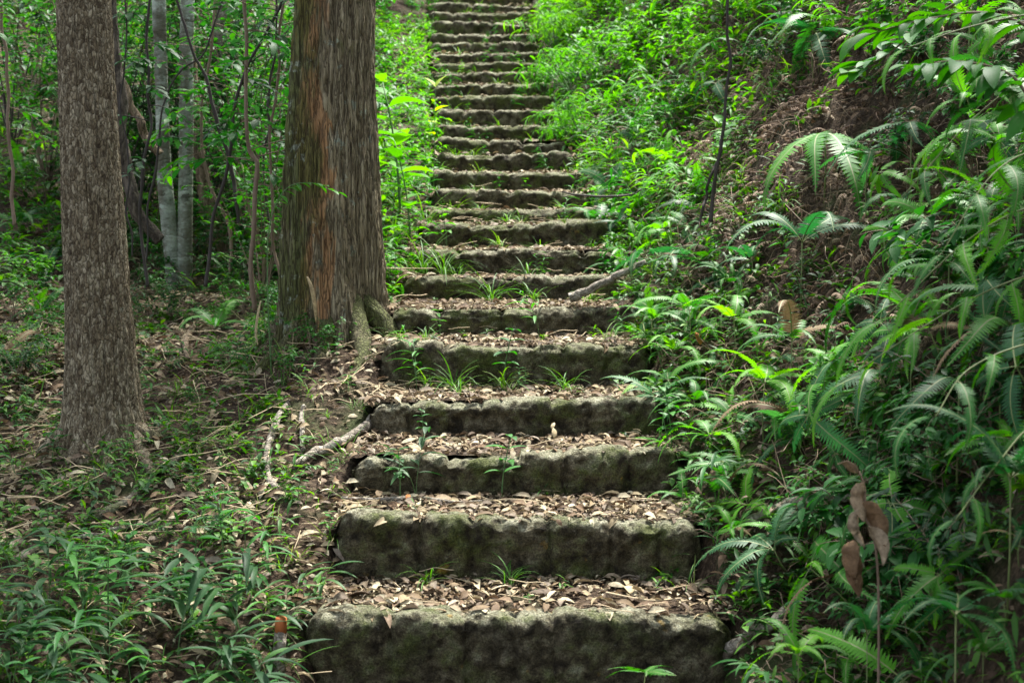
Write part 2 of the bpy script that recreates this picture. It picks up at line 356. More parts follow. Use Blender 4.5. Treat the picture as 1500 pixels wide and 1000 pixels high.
# ground mesh
ys = np.concatenate([np.arange(-4, 3, .25), np.arange(3, 12, .04), np.arange(12, 21, .08), np.arange(21, 60, .6)])
xs = np.concatenate([np.arange(-26, -5, .6), np.arange(-5, -2.4, .09), np.arange(-2.4, 3.2, .03), np.arange(3.2, 6, .09), np.arange(6, 26.1, .6)])
X, Y = np.meshgrid(xs, ys); Zg = ground(X, Y)
nx, ny = len(xs), len(ys); i = np.arange(ny-1)[:, None]; j = np.arange(nx-1)[None, :]
F = np.stack([i*nx+j, i*nx+j+1, (i+1)*nx+j+1, (i+1)*nx+j], -1).reshape(-1, 4)
g = G(); g.add(np.stack([X, Y, Zg], -1).reshape(-1, 3), F); o = g.obj('ground', M_soil); tag(o, kind='structure')

# ------------------------------------------------------------------ stone staircase
ORD = 'first second third fourth fifth sixth seventh eighth ninth tenth eleventh twelfth thirteenth fourteenth fifteenth sixteenth seventeenth eighteenth nineteenth twentieth twenty-first twenty-second twenty-third twenty-fourth twenty-fifth twenty-sixth twenty-seventh twenty-eighth twenty-ninth thirtieth'.split()
stair = link('stone_staircase', None); stair.location = (0, ZI[0], HI[0]-.25)
tag(stair, 'old mossy stone staircase climbing through the forest, treads covered in dead leaves', 'staircase')
STEP_TOP = {}
for k in range(NS):
    x0, x1, yk, hk = XL[k], XR[k], ZI[k], HI[k]
    drop = (HI[k]-HI[k-1] if k else .25)+.14
    near = k < 9
    dx = .009 if near else .018; r0 = .045
    rs = np.random.default_rng(100+k)
    # stones along the edge
    b = [x0]; 
    while b[-1] < x1-.12: b.append(b[-1]+rs.uniform(.12, .34))
    b[-1] = x1; b = np.array(b); 
    if len(b) > 2 and b[-1]-b[-2] < .1: b = np.delete(b, -2)
    ns_ = len(b)-1
    up_, out_, rnd = rs.normal(0, .009, ns_), rs.normal(0, .009, ns_), rs.uniform(.5, 1.3, ns_)
    xx = np.arange(x0, x1+dx, dx); xx[-1] = x1
    si = np.clip(np.searchsorted(b, xx, side='right')-1, 0, ns_-1)
    wgt = b[si+1]-b[si]; loc = (xx-b[si])/wgt*2-1
    jd = np.minimum(xx-b[si], b[si+1]-xx)           # distance to joint
    # profile: up the face, over the rounded lip, back across the top, down behind
    nf = 26 if near else 12; nb = 14 if near else 7
    prof = [(.0+.02*(1-q), -drop+(drop-r0)*q, 0.0) for q in np.linspace(0, 1, nf)]
    prof += [(r0-r0*math.cos(a_), -r0+r0*math.sin(a_), 1.0) for a_ in np.linspace(.2, PI/2, 6)]
    prof += [(r0+q*.075, 0.0, 1.0) for q in np.linspace(.08, 1, nb)]
    prof += [(r0+.095, -.05, 1), (r0+.105, -.2, 1)]
    prof = np.array(prof); npf = len(prof)
    PX, PD = np.meshgrid(xx, prof[:, 0]); _, PZ = np.meshgrid(xx, prof[:, 1])
    SI = si[None, :]*np.ones((npf, 1), int); JD = jd[None, :]*np.ones((npf, 1))
    facing = smooth((PZ+.02)/.0001*0+np.clip(1-(PD-.01)/.05, 0, 1))       # 1 on the face
    depthk = np.clip(-PZ/drop, 0, 1)
    stonel = smooth((.75+.25*rnd[SI]-depthk*1.15)/.35) if k not in (1,) else smooth((1.15-depthk)/.3)
    JS = rs.choice([.15, .5, 1.0] if k > 3 or k == 0 else [.2, .8, 1.3], ns_+1, p=[.35, .35, .3]); NJ = np.where((xx-b[si]) < (b[si+1]-xx), si, si+1); joint = np.exp(-((JD+.012*fbm(PX*9, PZ*14, k*1.0, 2))/.013)**2)*(.15+.85*stonel)*JS[NJ][None, :]
    lipround = (1-np.clip(JD/(.06), 0, 1))**2*.02*rnd[SI]
    wx, wy, wz = PX, yk+PD, hk+PZ
    nz1 = fbm(wx*7, wy*7, wz*7+k, 4); nz2 = fbm(wx*24, wy*24, wz*24, 3)
    # second course of bulging stones lower down on the face
    vor = np.abs(fbm(wx*5+31*k, wz*6, 2.0, 2))
    dispf = out_[SI]*stonel - joint*.027 + nz1*.012 + nz2*.010 + .007*fbm(wx*55, wy*55, wz*55, 2) - .016*np.exp(-(vor/.05)**2)*(k in (1, 4))*smooth(fbm(wx*2, wz*2, k*3.0, 2)*3) + .02*(1-stonel)
    dispt = up_[SI]*.7+nz1*.008+nz2*.006+.004*fbm(wx*55, wy*55, 1, 2)+rs.normal(0, .011)*(wx-(x0+x1)/2)/.6-joint*.014-lipround*.55+.012*fbm(wx*1.7, k*3.3, 0, 2)
    bow = .03*fbm(wx*1.1, k*7.7, 1.0, 2)+.02*np.cos((wx-(x0+x1)/2)/(x1-x0)*PI)*-1
    endr = np.minimum(wx-x0, x1-wx); er = (1-np.clip(endr/.07, 0, 1))**2
    Yv = wy - dispf*facing + bow + er*.05*(facing)
    topw = smooth((PZ+r0*1.6)/(r0*1.6))
    Zv = wz + dispt*topw - er*.045*topw
    Xv = wx+.012*fbm(wy*9, wz*9, k, 2)*er
    V = np.stack([Xv, Yv, Zv], -1).reshape(-1, 3); nxk = len(xx)
    i = np.arange(npf-1)[:, None]; j = np.arange(nxk-1)[None, :]
    F = np.stack([i*nxk+j, i*nxk+j+1, (i+1)*nxk+j+1, (i+1)*nxk+j], -1).reshape(-1, 4)
    g = G(); g.add(V, F)
    for e, cc in ((0, x0-.012), (nxk-1, x1+.012)):      # end caps
        ring = np.array([V[q*nxk+e] for q in range(npf)]); ce = ring.mean(0); ce[0] = cc
        VV = np.concatenate([ring, [ce]]); q = np.arange(npf-1)
        FF = np.stack([q, q+1, np.full(npf-1, npf), np.full(npf-1, -1)], -1)
        if e == 0: FF = FF[:, [1, 0, 2, 3]]
        g.add(VV, FF)
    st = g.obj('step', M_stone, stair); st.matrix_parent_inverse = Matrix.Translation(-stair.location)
    # earth tread running back to the next riser
    y1 = ZI[k+1]+.06 if k < NS-1 else yk+.6
    tx = np.linspace(x0-.03, x1+.03, 50); ty = np.linspace(yk+.085, y1, 16); TX, TY = np.meshgrid(tx, ty)
    TZ = hk-.012+.010*fbm(TX*4, TY*4, k, 3)+(.012 if k < 6 else -.035 if k > 7 else -.015)*smooth((TY-yk-.15)/.4)-.02*(np.minimum(TX-x0, x1-TX) < .04)
    i = np.arange(15)[:, None]; j = np.arange(49)[None, :]
    g = G(); g.add(np.stack([TX, TY, TZ], -1).reshape(-1, 3), np.stack([i*50+j, i*50+j+1, (i+1)*50+j+1, (i+1)*50+j], -1).reshape(-1, 4))
    g.obj('tread', M_soil, st)
def surf(x, y):
    """ground or tread height"""
    x = np.asarray(x, float); y = np.asarray(y, float); h = ground(x, y)
    k = np.clip(np.floor((y-ZI[0])/.5).astype(int), 0, NS-1)
    ins = (x > XL[k]) & (x < XR[k]) & (y > ZI[0]+.02)
    tz = HI[k]+np.where(k < 6, .012, -.03)*smooth((y-ZI[k]-.15)/.4)
    return np.where(ins, tz, h)

# ------------------------------------------------------------------ templates
def leafT(L, W, n=5, fold=.25, curl=.6, base=.12, mat=0, tipw=.45):
    """leaf from origin along +Y, curling down, folded along the midrib"""
    t = np.linspace(0, 1, n); wv = W*.5*np.clip(np.sin(PI*np.clip(t, 0, 1)**.8), 0, 1)**.75; wv[0] = W*.04; wv[-1] = W*.01
    ang = -curl*t; y = np.concatenate([[0], np.cumsum(np.cos(ang[:-1])*L/(n-1))]); z = np.concatenate([[0], np.cumsum(np.sin(ang[:-1])*L/(n-1))])
    V = np.zeros((n, 3, 3)); V[:, :, 1] = y[:, None]; V[:, :, 2] = z[:, None]
    V[:, 0, 0] = -wv; V[:, 2, 0] = wv; V[:, 0, 2] += wv*fold; V[:, 2, 2] += wv*fold
    i = np.arange(n-1)[:, None]; j = np.arange(2)[None, :]
    F = np.stack([i*3+j, i*3+j+1, (i+1)*3+j+1, (i+1)*3+j], -1).reshape(-1, 4)
    return V.reshape(-1, 3), F, np.full(len(F), mat, np.int32)
def frondT(L, n=34, pl=.07, a0=1.0, a1=-.7, droop=.25, sweep=.35, side=0.0, env=.55, seed=0, bare=.06, mats=(0, 1), drop=.05):
    r = np.random.default_rng(seed)
    t = np.linspace(0, 1, n+1); a = a0+(a1-a0)*t**1.1; ds = L/n
    y = np.concatenate([[0], np.cumsum(np.cos(a[:-1])*ds)]); z = np.concatenate([[0], np.cumsum(np.sin(a[:-1])*ds)])
    x = side*L*t**2+.012*L*np.sin(t*7+seed*2.1)*t; z = z+.012*L*np.sin(t*9+seed)*t
    Pn = np.stack([x, y, z], -1); Tn = np.gradient(Pn, axis=0); Tn /= np.linalg.norm(Tn, axis=1)[:, None]
    X_ = np.array([1, 0, 0.]); Nn = np.cross(X_, Tn); Nn /= np.linalg.norm(Nn, axis=1)[:, None]; Sx = np.cross(Tn, Nn)
    rw = .0022*(1-.7*t)*(L/.4)**.5+.0004
    V = [Pn-Sx*rw[:, None], Pn+Sx*rw[:, None]]        # left verts 0..n, right verts n+1..2n+1
    F = [[k, k+n+1, k+n+2, k+1] for k in range(n)]; m = [mats[1]]*n
    ev = np.clip(np.sin(PI*np.clip((t[:-1]+.5/n)*(1-bare*0)+.02, 0, 1)**env), 0, 1)**.65
    ev = ev*(1-.25*t[:-1]); extra = []; cnt = 2*(n+1)
    for k in range(n):
        if t[k] < bare: continue
        for s in (-1, 1):
            if r.uniform() < drop: continue
            l = pl*ev[k]*r.uniform(.8, 1.08)*(r.uniform(.3, .7) if r.uniform() < .05 else 1); b0 = (0 if s < 0 else n+1)+k; b1 = b0+1
            c0 = (Pn[k]+Pn[k+1])/2; sw = sweep+.35*t[k]; D = s*Sx[k]*math.cos(sw)+Tn[k]*math.sin(sw)
            dn = Nn[k]*-(droop+r.uniform(-.12, .12)); w_ = ds*.43; mid = c0+D*l*.5+dn*l*.2; tip = c0+D*l+dn*l*.75
            extra += [mid-Tn[k]*w_, mid+Tn[k]*w_, tip]
            q = [b0, cnt, cnt+1, b1] if s > 0 else [b1, cnt+1, cnt, b0]
            F.append(q); F.append([cnt, cnt+2, cnt+1, -1] if s > 0 else [cnt+1, cnt+2, cnt, -1]); m += [mats[0], mats[0]]; cnt += 3
    return np.concatenate([V[0], V[1], np.array(extra)]), np.array(F), np.array(m, np.int32)
def tubeT(pts, rad, ns=5, mat=0):
    V, F = tube(pts, rad, ns); return V, F, np.full(len(F), mat, np.int32)
def place(g, T, rx, ry, rz, s, loc):
    M = rotm(rx, ry, rz)*np.atleast_1d(s)[:, None, None]; g.addt(T, M, np.atleast_2d(loc))

def seedling(seed, h=.3, nl=9, L=.085, W=.035, opp=False, lean=.15, curl=.7, mats=(0, 1), n=6, tilt=(.1, .5), top=True):
    """stem with simple leaves; returns G"""
    r = np.random.default_rng(seed); g = G(); a = r.uniform(0, 2*PI)
    pts = [(math.cos(a)*lean*h*q*q, math.sin(a)*lean*h*q*q, h*q) for q in np.linspace(0, 1, 7)]
    g.add(*tube(pts, np.linspace(.0035, .0015, 7)*(h/.3)**.5, 5), mats[1])
    ph = r.uniform(0, 6)
    for k in range(nl):
        q = .25+.75*(k+1)/nl; p = np.array([math.cos(a)*lean*h*q*q, math.sin(a)*lean*h*q*q, h*q])
        for s in ((0, PI) if opp else (0,)):
            sz = r.uniform(.75, 1.15)*(1 if q < .9 else .7); az = ph+s+k*(PI/2 if opp else 2.4)
            T = leafT(L, W, n, r.uniform(.15, .5), curl*r.uniform(.6, 1.3))
            place(g, T, r.uniform(*tilt), 0, az, sz, p)
    return g
def bamboo_plant(seed, h=.35, nl=8, L=.16, W=.02, lean=.5, mats=(0, 1)):
    r = np.random.default_rng(seed); g = G()
    for s_ in range(r.integers(1, 3)):
        a = r.uniform(0, 2*PI); hh = h*r.uniform(.7, 1.1); ln = lean*r.uniform(.5, 1.3)
        f = lambda q: np.array([math.cos(a)*ln*hh*q**1.8, math.sin(a)*ln*hh*q**1.8, hh*q*(1-.12*q*ln)])
        g.add(*tube([f(q) for q in np.linspace(0, 1, 8)], np.linspace(.002, .001, 8), 4), mats[1])
        for k in range(nl):
            q = .3+.7*(k+1)/nl; az = a-PI/2+(1 if k % 2 else -1)*r.uniform(.3, 1.1)+(0 if q < .95 else 0)
            T = leafT(L, W, 7, r.uniform(.2, .5), r.uniform(.5, 1.3)); place(g, T, r.uniform(0, .6), 0, az, r.uniform(.7, 1.15), f(q))
    return g
def grass_tuft(seed, nb=24, L=.2, W=.004):
    r = np.random.default_rng(seed); g = G()
    for k in range(nb):
        T = leafT(L, W, 7, .3, r.uniform(.8, 2.2)); place(g, T, r.uniform(.5, 1.35), 0, r.uniform(0, 2*PI), r.uniform(.5, 1.1), r.normal(0, .012, 3)*(1, 1, 0))
    return g
def shrub_parts(seed, h=1.0, ns_=6, spread=.5, nl=26, L=.08, W=.03, curl=.6, arch=.3, n=5):
    """woody stems and leaves as two meshes"""
    r = np.random.default_rng(seed); gs, gl = G(), G()
    for k in range(ns_):
        a = r.uniform(0, 2*PI); hh = h*r.uniform(.6, 1.0); sp2 = spread*r.uniform(.3, 1.0)
        c0 = np.array([math.cos(a), math.sin(a), 0])
        f = lambda q: c0*sp2*q**1.3+np.array([0, 0, hh*(q-arch*q*q)])+.015*np.array([vn(q*5, k, seed), vn(q*5, k, seed+9), 0])
        gs.add(*tube([f(q) for q in np.linspace(0, 1, 9)], np.linspace(.006, .0018, 9)*h**.5, 5))
        for b in range(r.integers(3, 6)):
            q0 = r.uniform(.35, .95); a2 = a+r.uniform(-1.5, 1.5); l2 = hh*r.uniform(.15, .35); d = np.array([math.cos(a2), math.sin(a2), r.uniform(-.1, .6)])
            p0 = f(q0); tw = [p0+d*l2*u+np.array([0, 0, -.25*l2*u*u]) for u in np.linspace(0, 1, 5)]
            gs.add(*tube(tw, np.linspace(.0025, .001, 5), 4))
            for c_ in range(nl//4):
                u = r.uniform(.15, 1); p = p0+d*l2*u+np.array([0, 0, -.25*l2*u*u])
                T = leafT(L, W, n, r.uniform(.1, .5), curl*r.uniform(.4, 1.4)); place(gl, T, r.uniform(-.5, .5), 0, a2-PI/2+r.uniform(-1.4, 1.4), r.uniform(.6, 1.15), p)
        for c_ in range(nl):
            q = r.uniform(.3, 1.0)**.8; T = leafT(L, W, n, r.uniform(.1, .5), curl*r.uniform(.4, 1.4))
            place(gl, T, r.uniform(-.4, .6), 0, r.uniform(0, 2*PI), r.uniform(.6, 1.15), f(q))
    return gs, gl

# ------------------------------------------------------------------ registry of labels
REG = []       # (object, descriptor, x, y, height)
def where(x, y):
    k = int(np.clip(round((y-ZI[0])/.5), 0, NS-1)); nm = ORD[k]
    L, R = float(xl(y)), float(xr(y))
    if L <= x <= R: 
        f = (x-L)/(R-L); part = ('left end' if f < .33 else 'middle' if f < .66 else 'right end')
        return 'on the %s of the %s step up' % (part, nm)
    side = 'right' if x > R else 'left'; d = x-R if x > R else L-x
    near = ('just %s of' if d < .28 else 'close %s of' if d < .7 else 'well %s of' if d < 1.4 else 'far %s of') % side
    return '%s the %s step up' % (near, nm)
def reg(o, name, desc, cat, group, x, y, h=0): 
    o['category'] = cat; o['group'] = group; o['kind'] = 'thing'; REG.append((o, desc, x, y, h)); return o
def finish_labels():
    d = {}
    for it in REG: d.setdefault((it[1], where(it[2], it[3])), []).append(it)
    for (desc, w_), its in d.items():
        n_ = len(its)
        if n_ <= 3:
            its.sort(key=lambda q: -q[4])
            for q, it in enumerate(its): it[0]['label'] = {1: [''], 2: ['taller ', 'shorter '], 3: ['tallest ', 'middle sized ', 'shortest ']}[n_][q]+desc+' '+w_
        else:
            its.sort(key=lambda q: q[2]/q[3])
            for q, it in enumerate(its): it[0]['label'] = desc.replace('long bladed tuft of grass', 'long bladed grass tuft').replace('small tuft of grass', 'small grass tuft')+' '+w_+(', leftmost' if q == 0 else ', rightmost' if q == n_-1 else ', %s from the left' % ORD[q] if q < 30 else '')

# ------------------------------------------------------------------ trees
def trunk(root, rows, Z, m, name='trunk', ns=96, n=260, flare=.0, lobes=5, ph=0.0, bark=.03, flute=0.0, seed=0, dz=None, fh=.3, furr=6.0, fib=0.0, lp=14):
    """rows: (px, py, radius px) bottom to top, at depth Z"""
    base = root.location; R_ = []
    for k, (px, py, r) in enumerate(rows):
        p = P(px, py, Z+(dz[k] if dz else 0))-base; R_.append((p[0], p[1], p[2], r*Z/FPX))
    S = spline(R_, n)
    rs = np.random.default_rng(seed); amp = rs.uniform(.5, 1.3, lobes); wid = rs.uniform(.8, 1.5, lobes); cen = ph+np.arange(lobes)*2*PI/lobes+rs.uniform(-.3, .3, lobes)
    def disp(th, q, pts):
        zz = pts[:, 2][:, None]*np.ones_like(th)
        lob = sum(amp[l]*np.clip(np.cos((th-cen[l])*.5), 0, 1)**(lp*wid[l]) for l in range(lobes))
        c, s_ = np.cos(th), np.sin(th)
        f = flare*np.exp(-np.clip(zz+.02, 0, 9)/fh)*(lob-.25)
        f = f+flute*fbm(c*1.6+seed, s_*1.6, zz*.35, 3)
        f = f+bark*fbm(c*11+3, s_*11, zz*7, 4, .6)*.5+fib*(.5-np.abs(fbm(c*furr*2.4, s_*furr*2.4, zz*furr*.5, 3))*1.6)-bark*1.1*np.exp(-(fbm(c*furr, s_*furr, zz*furr*.22, 3)/.16)**2)
        return 1+f
    V, F = tube(S[:, :3], S[:, 3], ns, disp); g = G(); g.add(V, F); return g.obj(name, m, root)
def crown(root, cx, cy, cz, rad, nc, nl, seed, L=.14, hz=.55, branches=9, top=None, m=None, bm=None):
    r = np.random.default_rng(seed); g, gb = G(), G(); base = np.array(root.location)
    T = leafT(L, L*.42, 3, .3, .5)
    t0 = np.array(top) if top is not None else np.array([cx, cy, cz])
    cs = []
    for k in range(nc):
        v = r.normal(0, 1, 3); v /= np.linalg.norm(v); q = r.uniform(.25, 1)**.5
        cs.append(np.array([cx, cy, cz])+v*q*rad*np.array([1, 1, hz]))
    for c in cs:
        k = r.integers(int(nl*.5), int(nl*1.4)); loc = c+r.normal(0, 1, (k, 3))*rad*np.array([.15, .15, .1])
        place(g, T, r.uniform(-.9, .6, k), r.uniform(-.5, .5, k), r.uniform(0, 2*PI, k), r.uniform(.6, 1.2, k), loc-base)
    g.obj('crown', m or M_crown, root)
    for k in range(branches):
        e = cs[k % len(cs)]; a = t0+np.array([0, 0, -r.uniform(.2, 1.2)]); mid = (a+e)/2+np.array([0, 0, .15*rad])
        gb = G(); gb.add(*tube(spline([a-base, mid-base, e-base], 12), np.linspace(.055, .015, 12), 7)); gb.obj('branch', bm or M_brbark, root)

def root_at(name, px, py, Z, label, cat='tree', group=None):
    o = link(name, None); o.location = P(px, py, Z); tag(o, label, cat, group); return o

t1 = root_at('tree', 150, 655, 6.5, 'straight tree with grey brown flaky bark standing at the left edge')
t1o = trunk(t1, [(152, 745, 78), (152, 700, 72), (151, 655, 61), (150, 610, 56), (147, 500, 49.5), (136, 300, 43.5), (123, 0, 38), (113, -400, 35), (108, -1100, 30), (106, -1800, 20)], 6.5, M_bark1, ns=300, n=1200, fib=.03, flare=.3, lobes=6, bark=.04, flute=.03, seed=3, fh=.16, furr=9.0)
tp = P(106, -1700, 6.5); crown(t1, tp[0]-.2, 6.4, tp[2]+.3, 2.7, 46, 80, 5, top=tp, bm=M_brbark)

t2 = root_at('tree', 486, 515, 7.5, 'thick mossy tree with furrowed bark and bare orange patches beside the stairs')
trunk(t2, [(490, 620, 60), (489, 560, 59), (488, 515, 58.5), (486, 470, 58), (484, 400, 58), (483, 250, 57.5), (486, 100, 54.5), (490, 0, 53.5), (498, -300, 51), (515, -1100, 45), (520, -1900, 30)], 7.5, M_bark2, ns=340, n=1100, fib=.03, lp=34, flare=.6, lobes=9, bark=.085, flute=.2, seed=11, fh=.75, ph=.3, furr=5.5)
tp = P(518, -1750, 7.5); crown(t2, tp[0]-.9, 8.9, tp[2]+.3, 2.4, 46, 80, 6, top=tp)

t3 = root_at('tree', 262, 440, 9.8, 'pale smooth grey green tree with twin stems joined at the foot')
trunk(t3, [(262, 490, 18), (260, 440, 14), (256, 400, 12.5), (248, 330, 11.5), (242, 270, 11), (238, 180, 9.5), (235, 60, 9.5), (233, 0, 10), (228, -400, 11), (220, -1100, 8)], 9.8, M_pale, 'trunk', ns=40, n=200, flare=.15, lobes=4, bark=.02, flute=.05, seed=21)
trunk(t3, [(266, 490, 18), (267, 440, 14), (269, 400, 12.5), (271, 330, 11), (272, 270, 10.5), (273, 180, 10.5), (273, 60, 10), (275, 0, 10), (280, -400, 11), (300, -1100, 8)], 9.8, M_pale, 'trunk', ns=40, n=200, flare=.15, lobes=4, bark=.02, flute=.05, seed=22, dz=[0, 0, .0, .02, .04, .06, .06, .06, .1, .2])
tp = P(260, -1000, 9.9); crown(t3, tp[0]+.3, 11.3, tp[2]+.2, 2.6, 52, 75, 7, L=.13, top=tp, branches=8)

shade_tree = link('tree', None); shade_tree.location = gp(3.7, 6.6, -.1); tag(shade_tree, 'added unseen shade tree high on the bank beyond the right edge', 'tree')  # unseen tree, added so its crown shades the lower right bank
g = G(); g.add(*tube(spline([(0, 0, 0), (-.05, 0, 2.2), (-.3, -.1, 4.2)], 30), np.linspace(.13, .08, 30), 24, lambda th, q, p: 1+.1*fbm(np.cos(th)*3, np.sin(th)*3, q*20, 3))); g.obj('trunk', M_brbark, shade_tree)
crown(shade_tree, 2.1, 6.2, 6.9, 1.7, 30, 70, 12, top=(3.4, 6.5, 6.6), branches=7)
def surface_roots(root, cx, cy, r0, angs, m, seed, L=.55):
    """roots that leave the foot of the trunk and dive into the soil"""
    rr = np.random.default_rng(seed); b = np.array(root.location)
    for a in angs:
        l_ = L*rr.uniform(.7, 1.2); w_ = rr.uniform(-.5, .5); pts = []
        for q in np.linspace(0, 1, 9):
            d = r0*.45+q*l_; aa = a+w_*q*q; x, y = cx+math.cos(aa)*d, cy+math.sin(aa)*d
            pts.append((x, y, float(ground(x, y))+.17*(1-q)**2.6*(r0/.2)+.012-.05*q**3))
        S = spline(pts, 40)-b; g = G(); rad = r0*.30*(1-np.linspace(0, 1, 40))**.8+.012
        g.add(*tube(S, rad, 28, lambda th, q, p: 1+.22*fbm(np.cos(th)*2.2+seed, np.sin(th)*2.2, q*6+a, 4))); g.obj('root', m, root)
M_root = barkmat('mossy_root_bark', (.13, .1, .06), (.28, .24, .15), (.04, .03, .016), 30, 12, .015, moss=((.08, .1, .022), .46), crack=.6)
c2 = P(487, 515, 7.5); surface_roots(t2, c2[0], 7.5, .2, [-.35, -.95, -1.5, -2.1, -2.7, 3.3], M_root, 4, .5)
c1 = P(151, 655, 6.5); surface_roots(t1, c1[0], 6.5, .15, [-.3, -1.1, -1.9, -2.7], M_bark1, 5, .28)
def thin_tree(name, rows, Z, m, label, cat, seed, ns=14, n=90, bark=.06, dz=None, group=None):
    o = root_at(name, rows[0][0], rows[0][1], Z, label, cat, group)
    gg = G(); R_ = []
    for k, (px, py, r) in enumerate(rows):
        p = P(px, py, Z+(dz[k] if dz else 0))-o.location; R_.append((p[0], p[1], p[2], r*Z/FPX))
    S = spline(R_, n); rr = np.random.default_rng(seed)
    S[:, 0] += .016*np.array([vn(q*.11, seed) for q in range(n)]); S[:, 1] += .02*np.array([vn(q*.12, seed, 4) for q in range(n)])
    V, F = tube(S[:, :3], S[:, 3], ns, lambda th, q, p: 1+bark*3*fbm(np.cos(th)*2, np.sin(th)*2, p[:, 2][:, None]*18+seed, 3))
    gg.add(V, F); return o, gg
def single(name, rows, Z, m, label, cat, seed, **kw):
    o, gg = thin_tree(name, rows, Z, m, label, cat, seed, **kw)
    q = gg.obj(name, m); q.location = o.location
    for k_ in o.keys(): q[k_] = o[k_]
    bpy.data.objects.remove(o); q.name = name; return q
single('crooked_tree', [(238, 352, 8), (222, 338, 9), (200, 305, 9), (188, 262, 9), (181, 200, 9), (176, 140, 8), (168, 60, 8), (160, -100, 8), (150, -500, 7)], 9.0, M_dkbark, 'dark bent trunk curving up between the flaky tree and the pale twin tree', 'tree', 1)
single('leaning_branch', [(231, 226, 6), (214, 196, 6), (196, 160, 5.5), (180, 118, 5), (164, 80, 4.5), (140, -20, 4)], 9.4, M_brbark, 'bare grey branch slanting behind the pale twin tree', 'branch', 2)
single('brown_tree', [(322, 400, 16), (314, 360, 14), (306, 310, 11.5), (297, 255, 10), (288, 190, 8), (281, 120, 7), (276, -20, 7), (270, -400, 6)], 10.6, M_brbark, 'slender brown trunk behind the pale twin tree', 'tree', 3)
single('grey_tree', [(318, 330, 7), (314, 260, 7), (312, 190, 7), (318, 120, 7), (322, 40, 7), (330, -60, 6), (340, -400, 6)], 11.6, M_log, 'thin lichen covered trunk among the leaves', 'tree', 4)
single('vine', [(352, 330, 2.5), (344, 280, 3), (333, 235, 3), (322, 180, 3), (306, 130, 2.5), (288, 80, 2), (262, 10, 2), (250, -60, 2)], 8.6, M_dktwig, 'dark thin vine winding across the pale twin tree', 'vine', 5)
single('vine', [(212, 385, 1.6), (216, 330, 1.6), (226, 262, 2), (232, 210, 1.6), (240, 150, 1.4), (262, 105, 1.4), (300, 75, 1.3), (330, -10, 1)], 8.9, M_dktwig, 'thin dark vine hanging before the left pale stem', 'vine', 6)
single('vine', [(193, 375, 1.3), (188, 310, 1.3), (192, 230, 1.3), (178, 150, 1.2), (183, 60, 1.2), (176, -40, 1.2)], 8.2, M_dktwig, 'thread thin vine hanging just behind the flaky tree', 'vine', 7)
single('vine', [(395, 330, 1.6), (388, 260, 1.8), (392, 190, 1.8), (398, 120, 1.8), (404, 40, 1.6), (410, -60, 1.6)], 8.3, M_dktwig, 'dark upright vine close behind the thick mossy tree', 'vine', 8)
single('dead_sapling', [(1044, 325, 3.4), (1050, 270, 2.6), (1059, 215, 2.4), (1062, 160, 2.1), (1067, 100, 2.2), (1064, 40, 2), (1072, -40, 2), (1080, -300, 2)], 7.6, M_dktwig, 'bare dark stem rising from the brown bank', 'sapling', 9)
single('dead_sapling', [(1020, 330, 2), (1036, 285, 2), (1049, 240, 2), (1058, 200, 1.6)], 7.65, M_dktwig, 'short dark stem leaning on the bare bank stem', 'sapling', 10)
single('fallen_twig', [(822, 281, 1), (850, 286, 1.4), (885, 288, 1.7), (925, 285, 1.4), (945, 276, 1.2), (965, 270, .8)], 8.9, M_dktwig, 'thin dark twig reaching over the eleventh step', 'twig', 11)
single('fallen_branch', [(833, 436, 6), (850, 430, 6.5), (872, 420, 6), (895, 411, 5.5), (915, 398, 5), (945, 384, 4)], 7.5, M_log, 'weathered grey branch lying over the right end of the seventh step', 'branch', 12)

# crowns of a thin woody plant overhanging the gap between the two big trees
def leafy_sapling(rows, Z, label, seed, L=.09, W=.038, nbr=9, q0=.35, lm=None, sm=None, blen=.4, nl=9):
    o, gg = thin_tree('sapling', rows, Z, None, label, 'sapling', seed)
    st = gg.obj('stem', sm or M_twig, o); r = np.random.default_rng(seed); gl = G()
    R_ = [tuple(P(a, b, Z)-o.location) for a, b, c in rows]; S = spline(R_, 40)
    for k in range(nbr):
        p0 = S[int(39*(q0+(1-q0)*(k+.5)/nbr))]; a = r.uniform(0, 2*PI); d = np.array([math.cos(a), math.sin(a)*.7, r.uniform(-.1, .5)]); l_ = blen*r.uniform(.5, 1.3)
        f = lambda u: p0+d*l_*u+np.array([0, 0, -.35*l_*u*u])
        gb = G(); gb.add(*tube([f(u) for u in np.linspace(0, 1, 7)], np.linspace(.0035, .0012, 7), 5)); gb.obj('branch', sm or M_twig, o)
        for c in range(nl):
            u = .2+.8*(c+1)/nl; az = math.atan2(d[1], d[0])-PI/2+(1 if c % 2 else -1)*r.uniform(.3, 1.2)
            place(gl, leafT(L, W, 6, r.uniform(.1, .4), r.uniform(.3, 1)), r.uniform(-.6, .3), r.uniform(-.3, .3), az, r.uniform(.7, 1.2), f(u))
    gl.obj('foliage', lm or ML_mid, o); return o
leafy_sapling([(372, 455, 3.6), (370, 380, 3.4), (371, 300, 3.4), (374, 245, 3.4), (366, 215, 3), (362, 130, 2.6), (362, 40, 2.5), (360, -60, 2.4), (358, -200, 2)], 7.6, 'tall brown stemmed sapling just left of the thick mossy tree', 31, nbr=15)
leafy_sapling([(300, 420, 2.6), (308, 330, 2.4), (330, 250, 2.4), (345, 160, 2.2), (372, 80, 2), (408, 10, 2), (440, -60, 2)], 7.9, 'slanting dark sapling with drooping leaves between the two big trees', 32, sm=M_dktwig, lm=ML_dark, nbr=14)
leafy_sapling([(215, 420, 2.4), (205, 330, 2.4), (214, 240, 2.2), (220, 150, 2), (214, 60, 2), (222, -60, 2)], 8.4, 'dark leafed sapling rising behind the flaky tree', 33, sm=M_dktwig, lm=ML_dark, nbr=12)
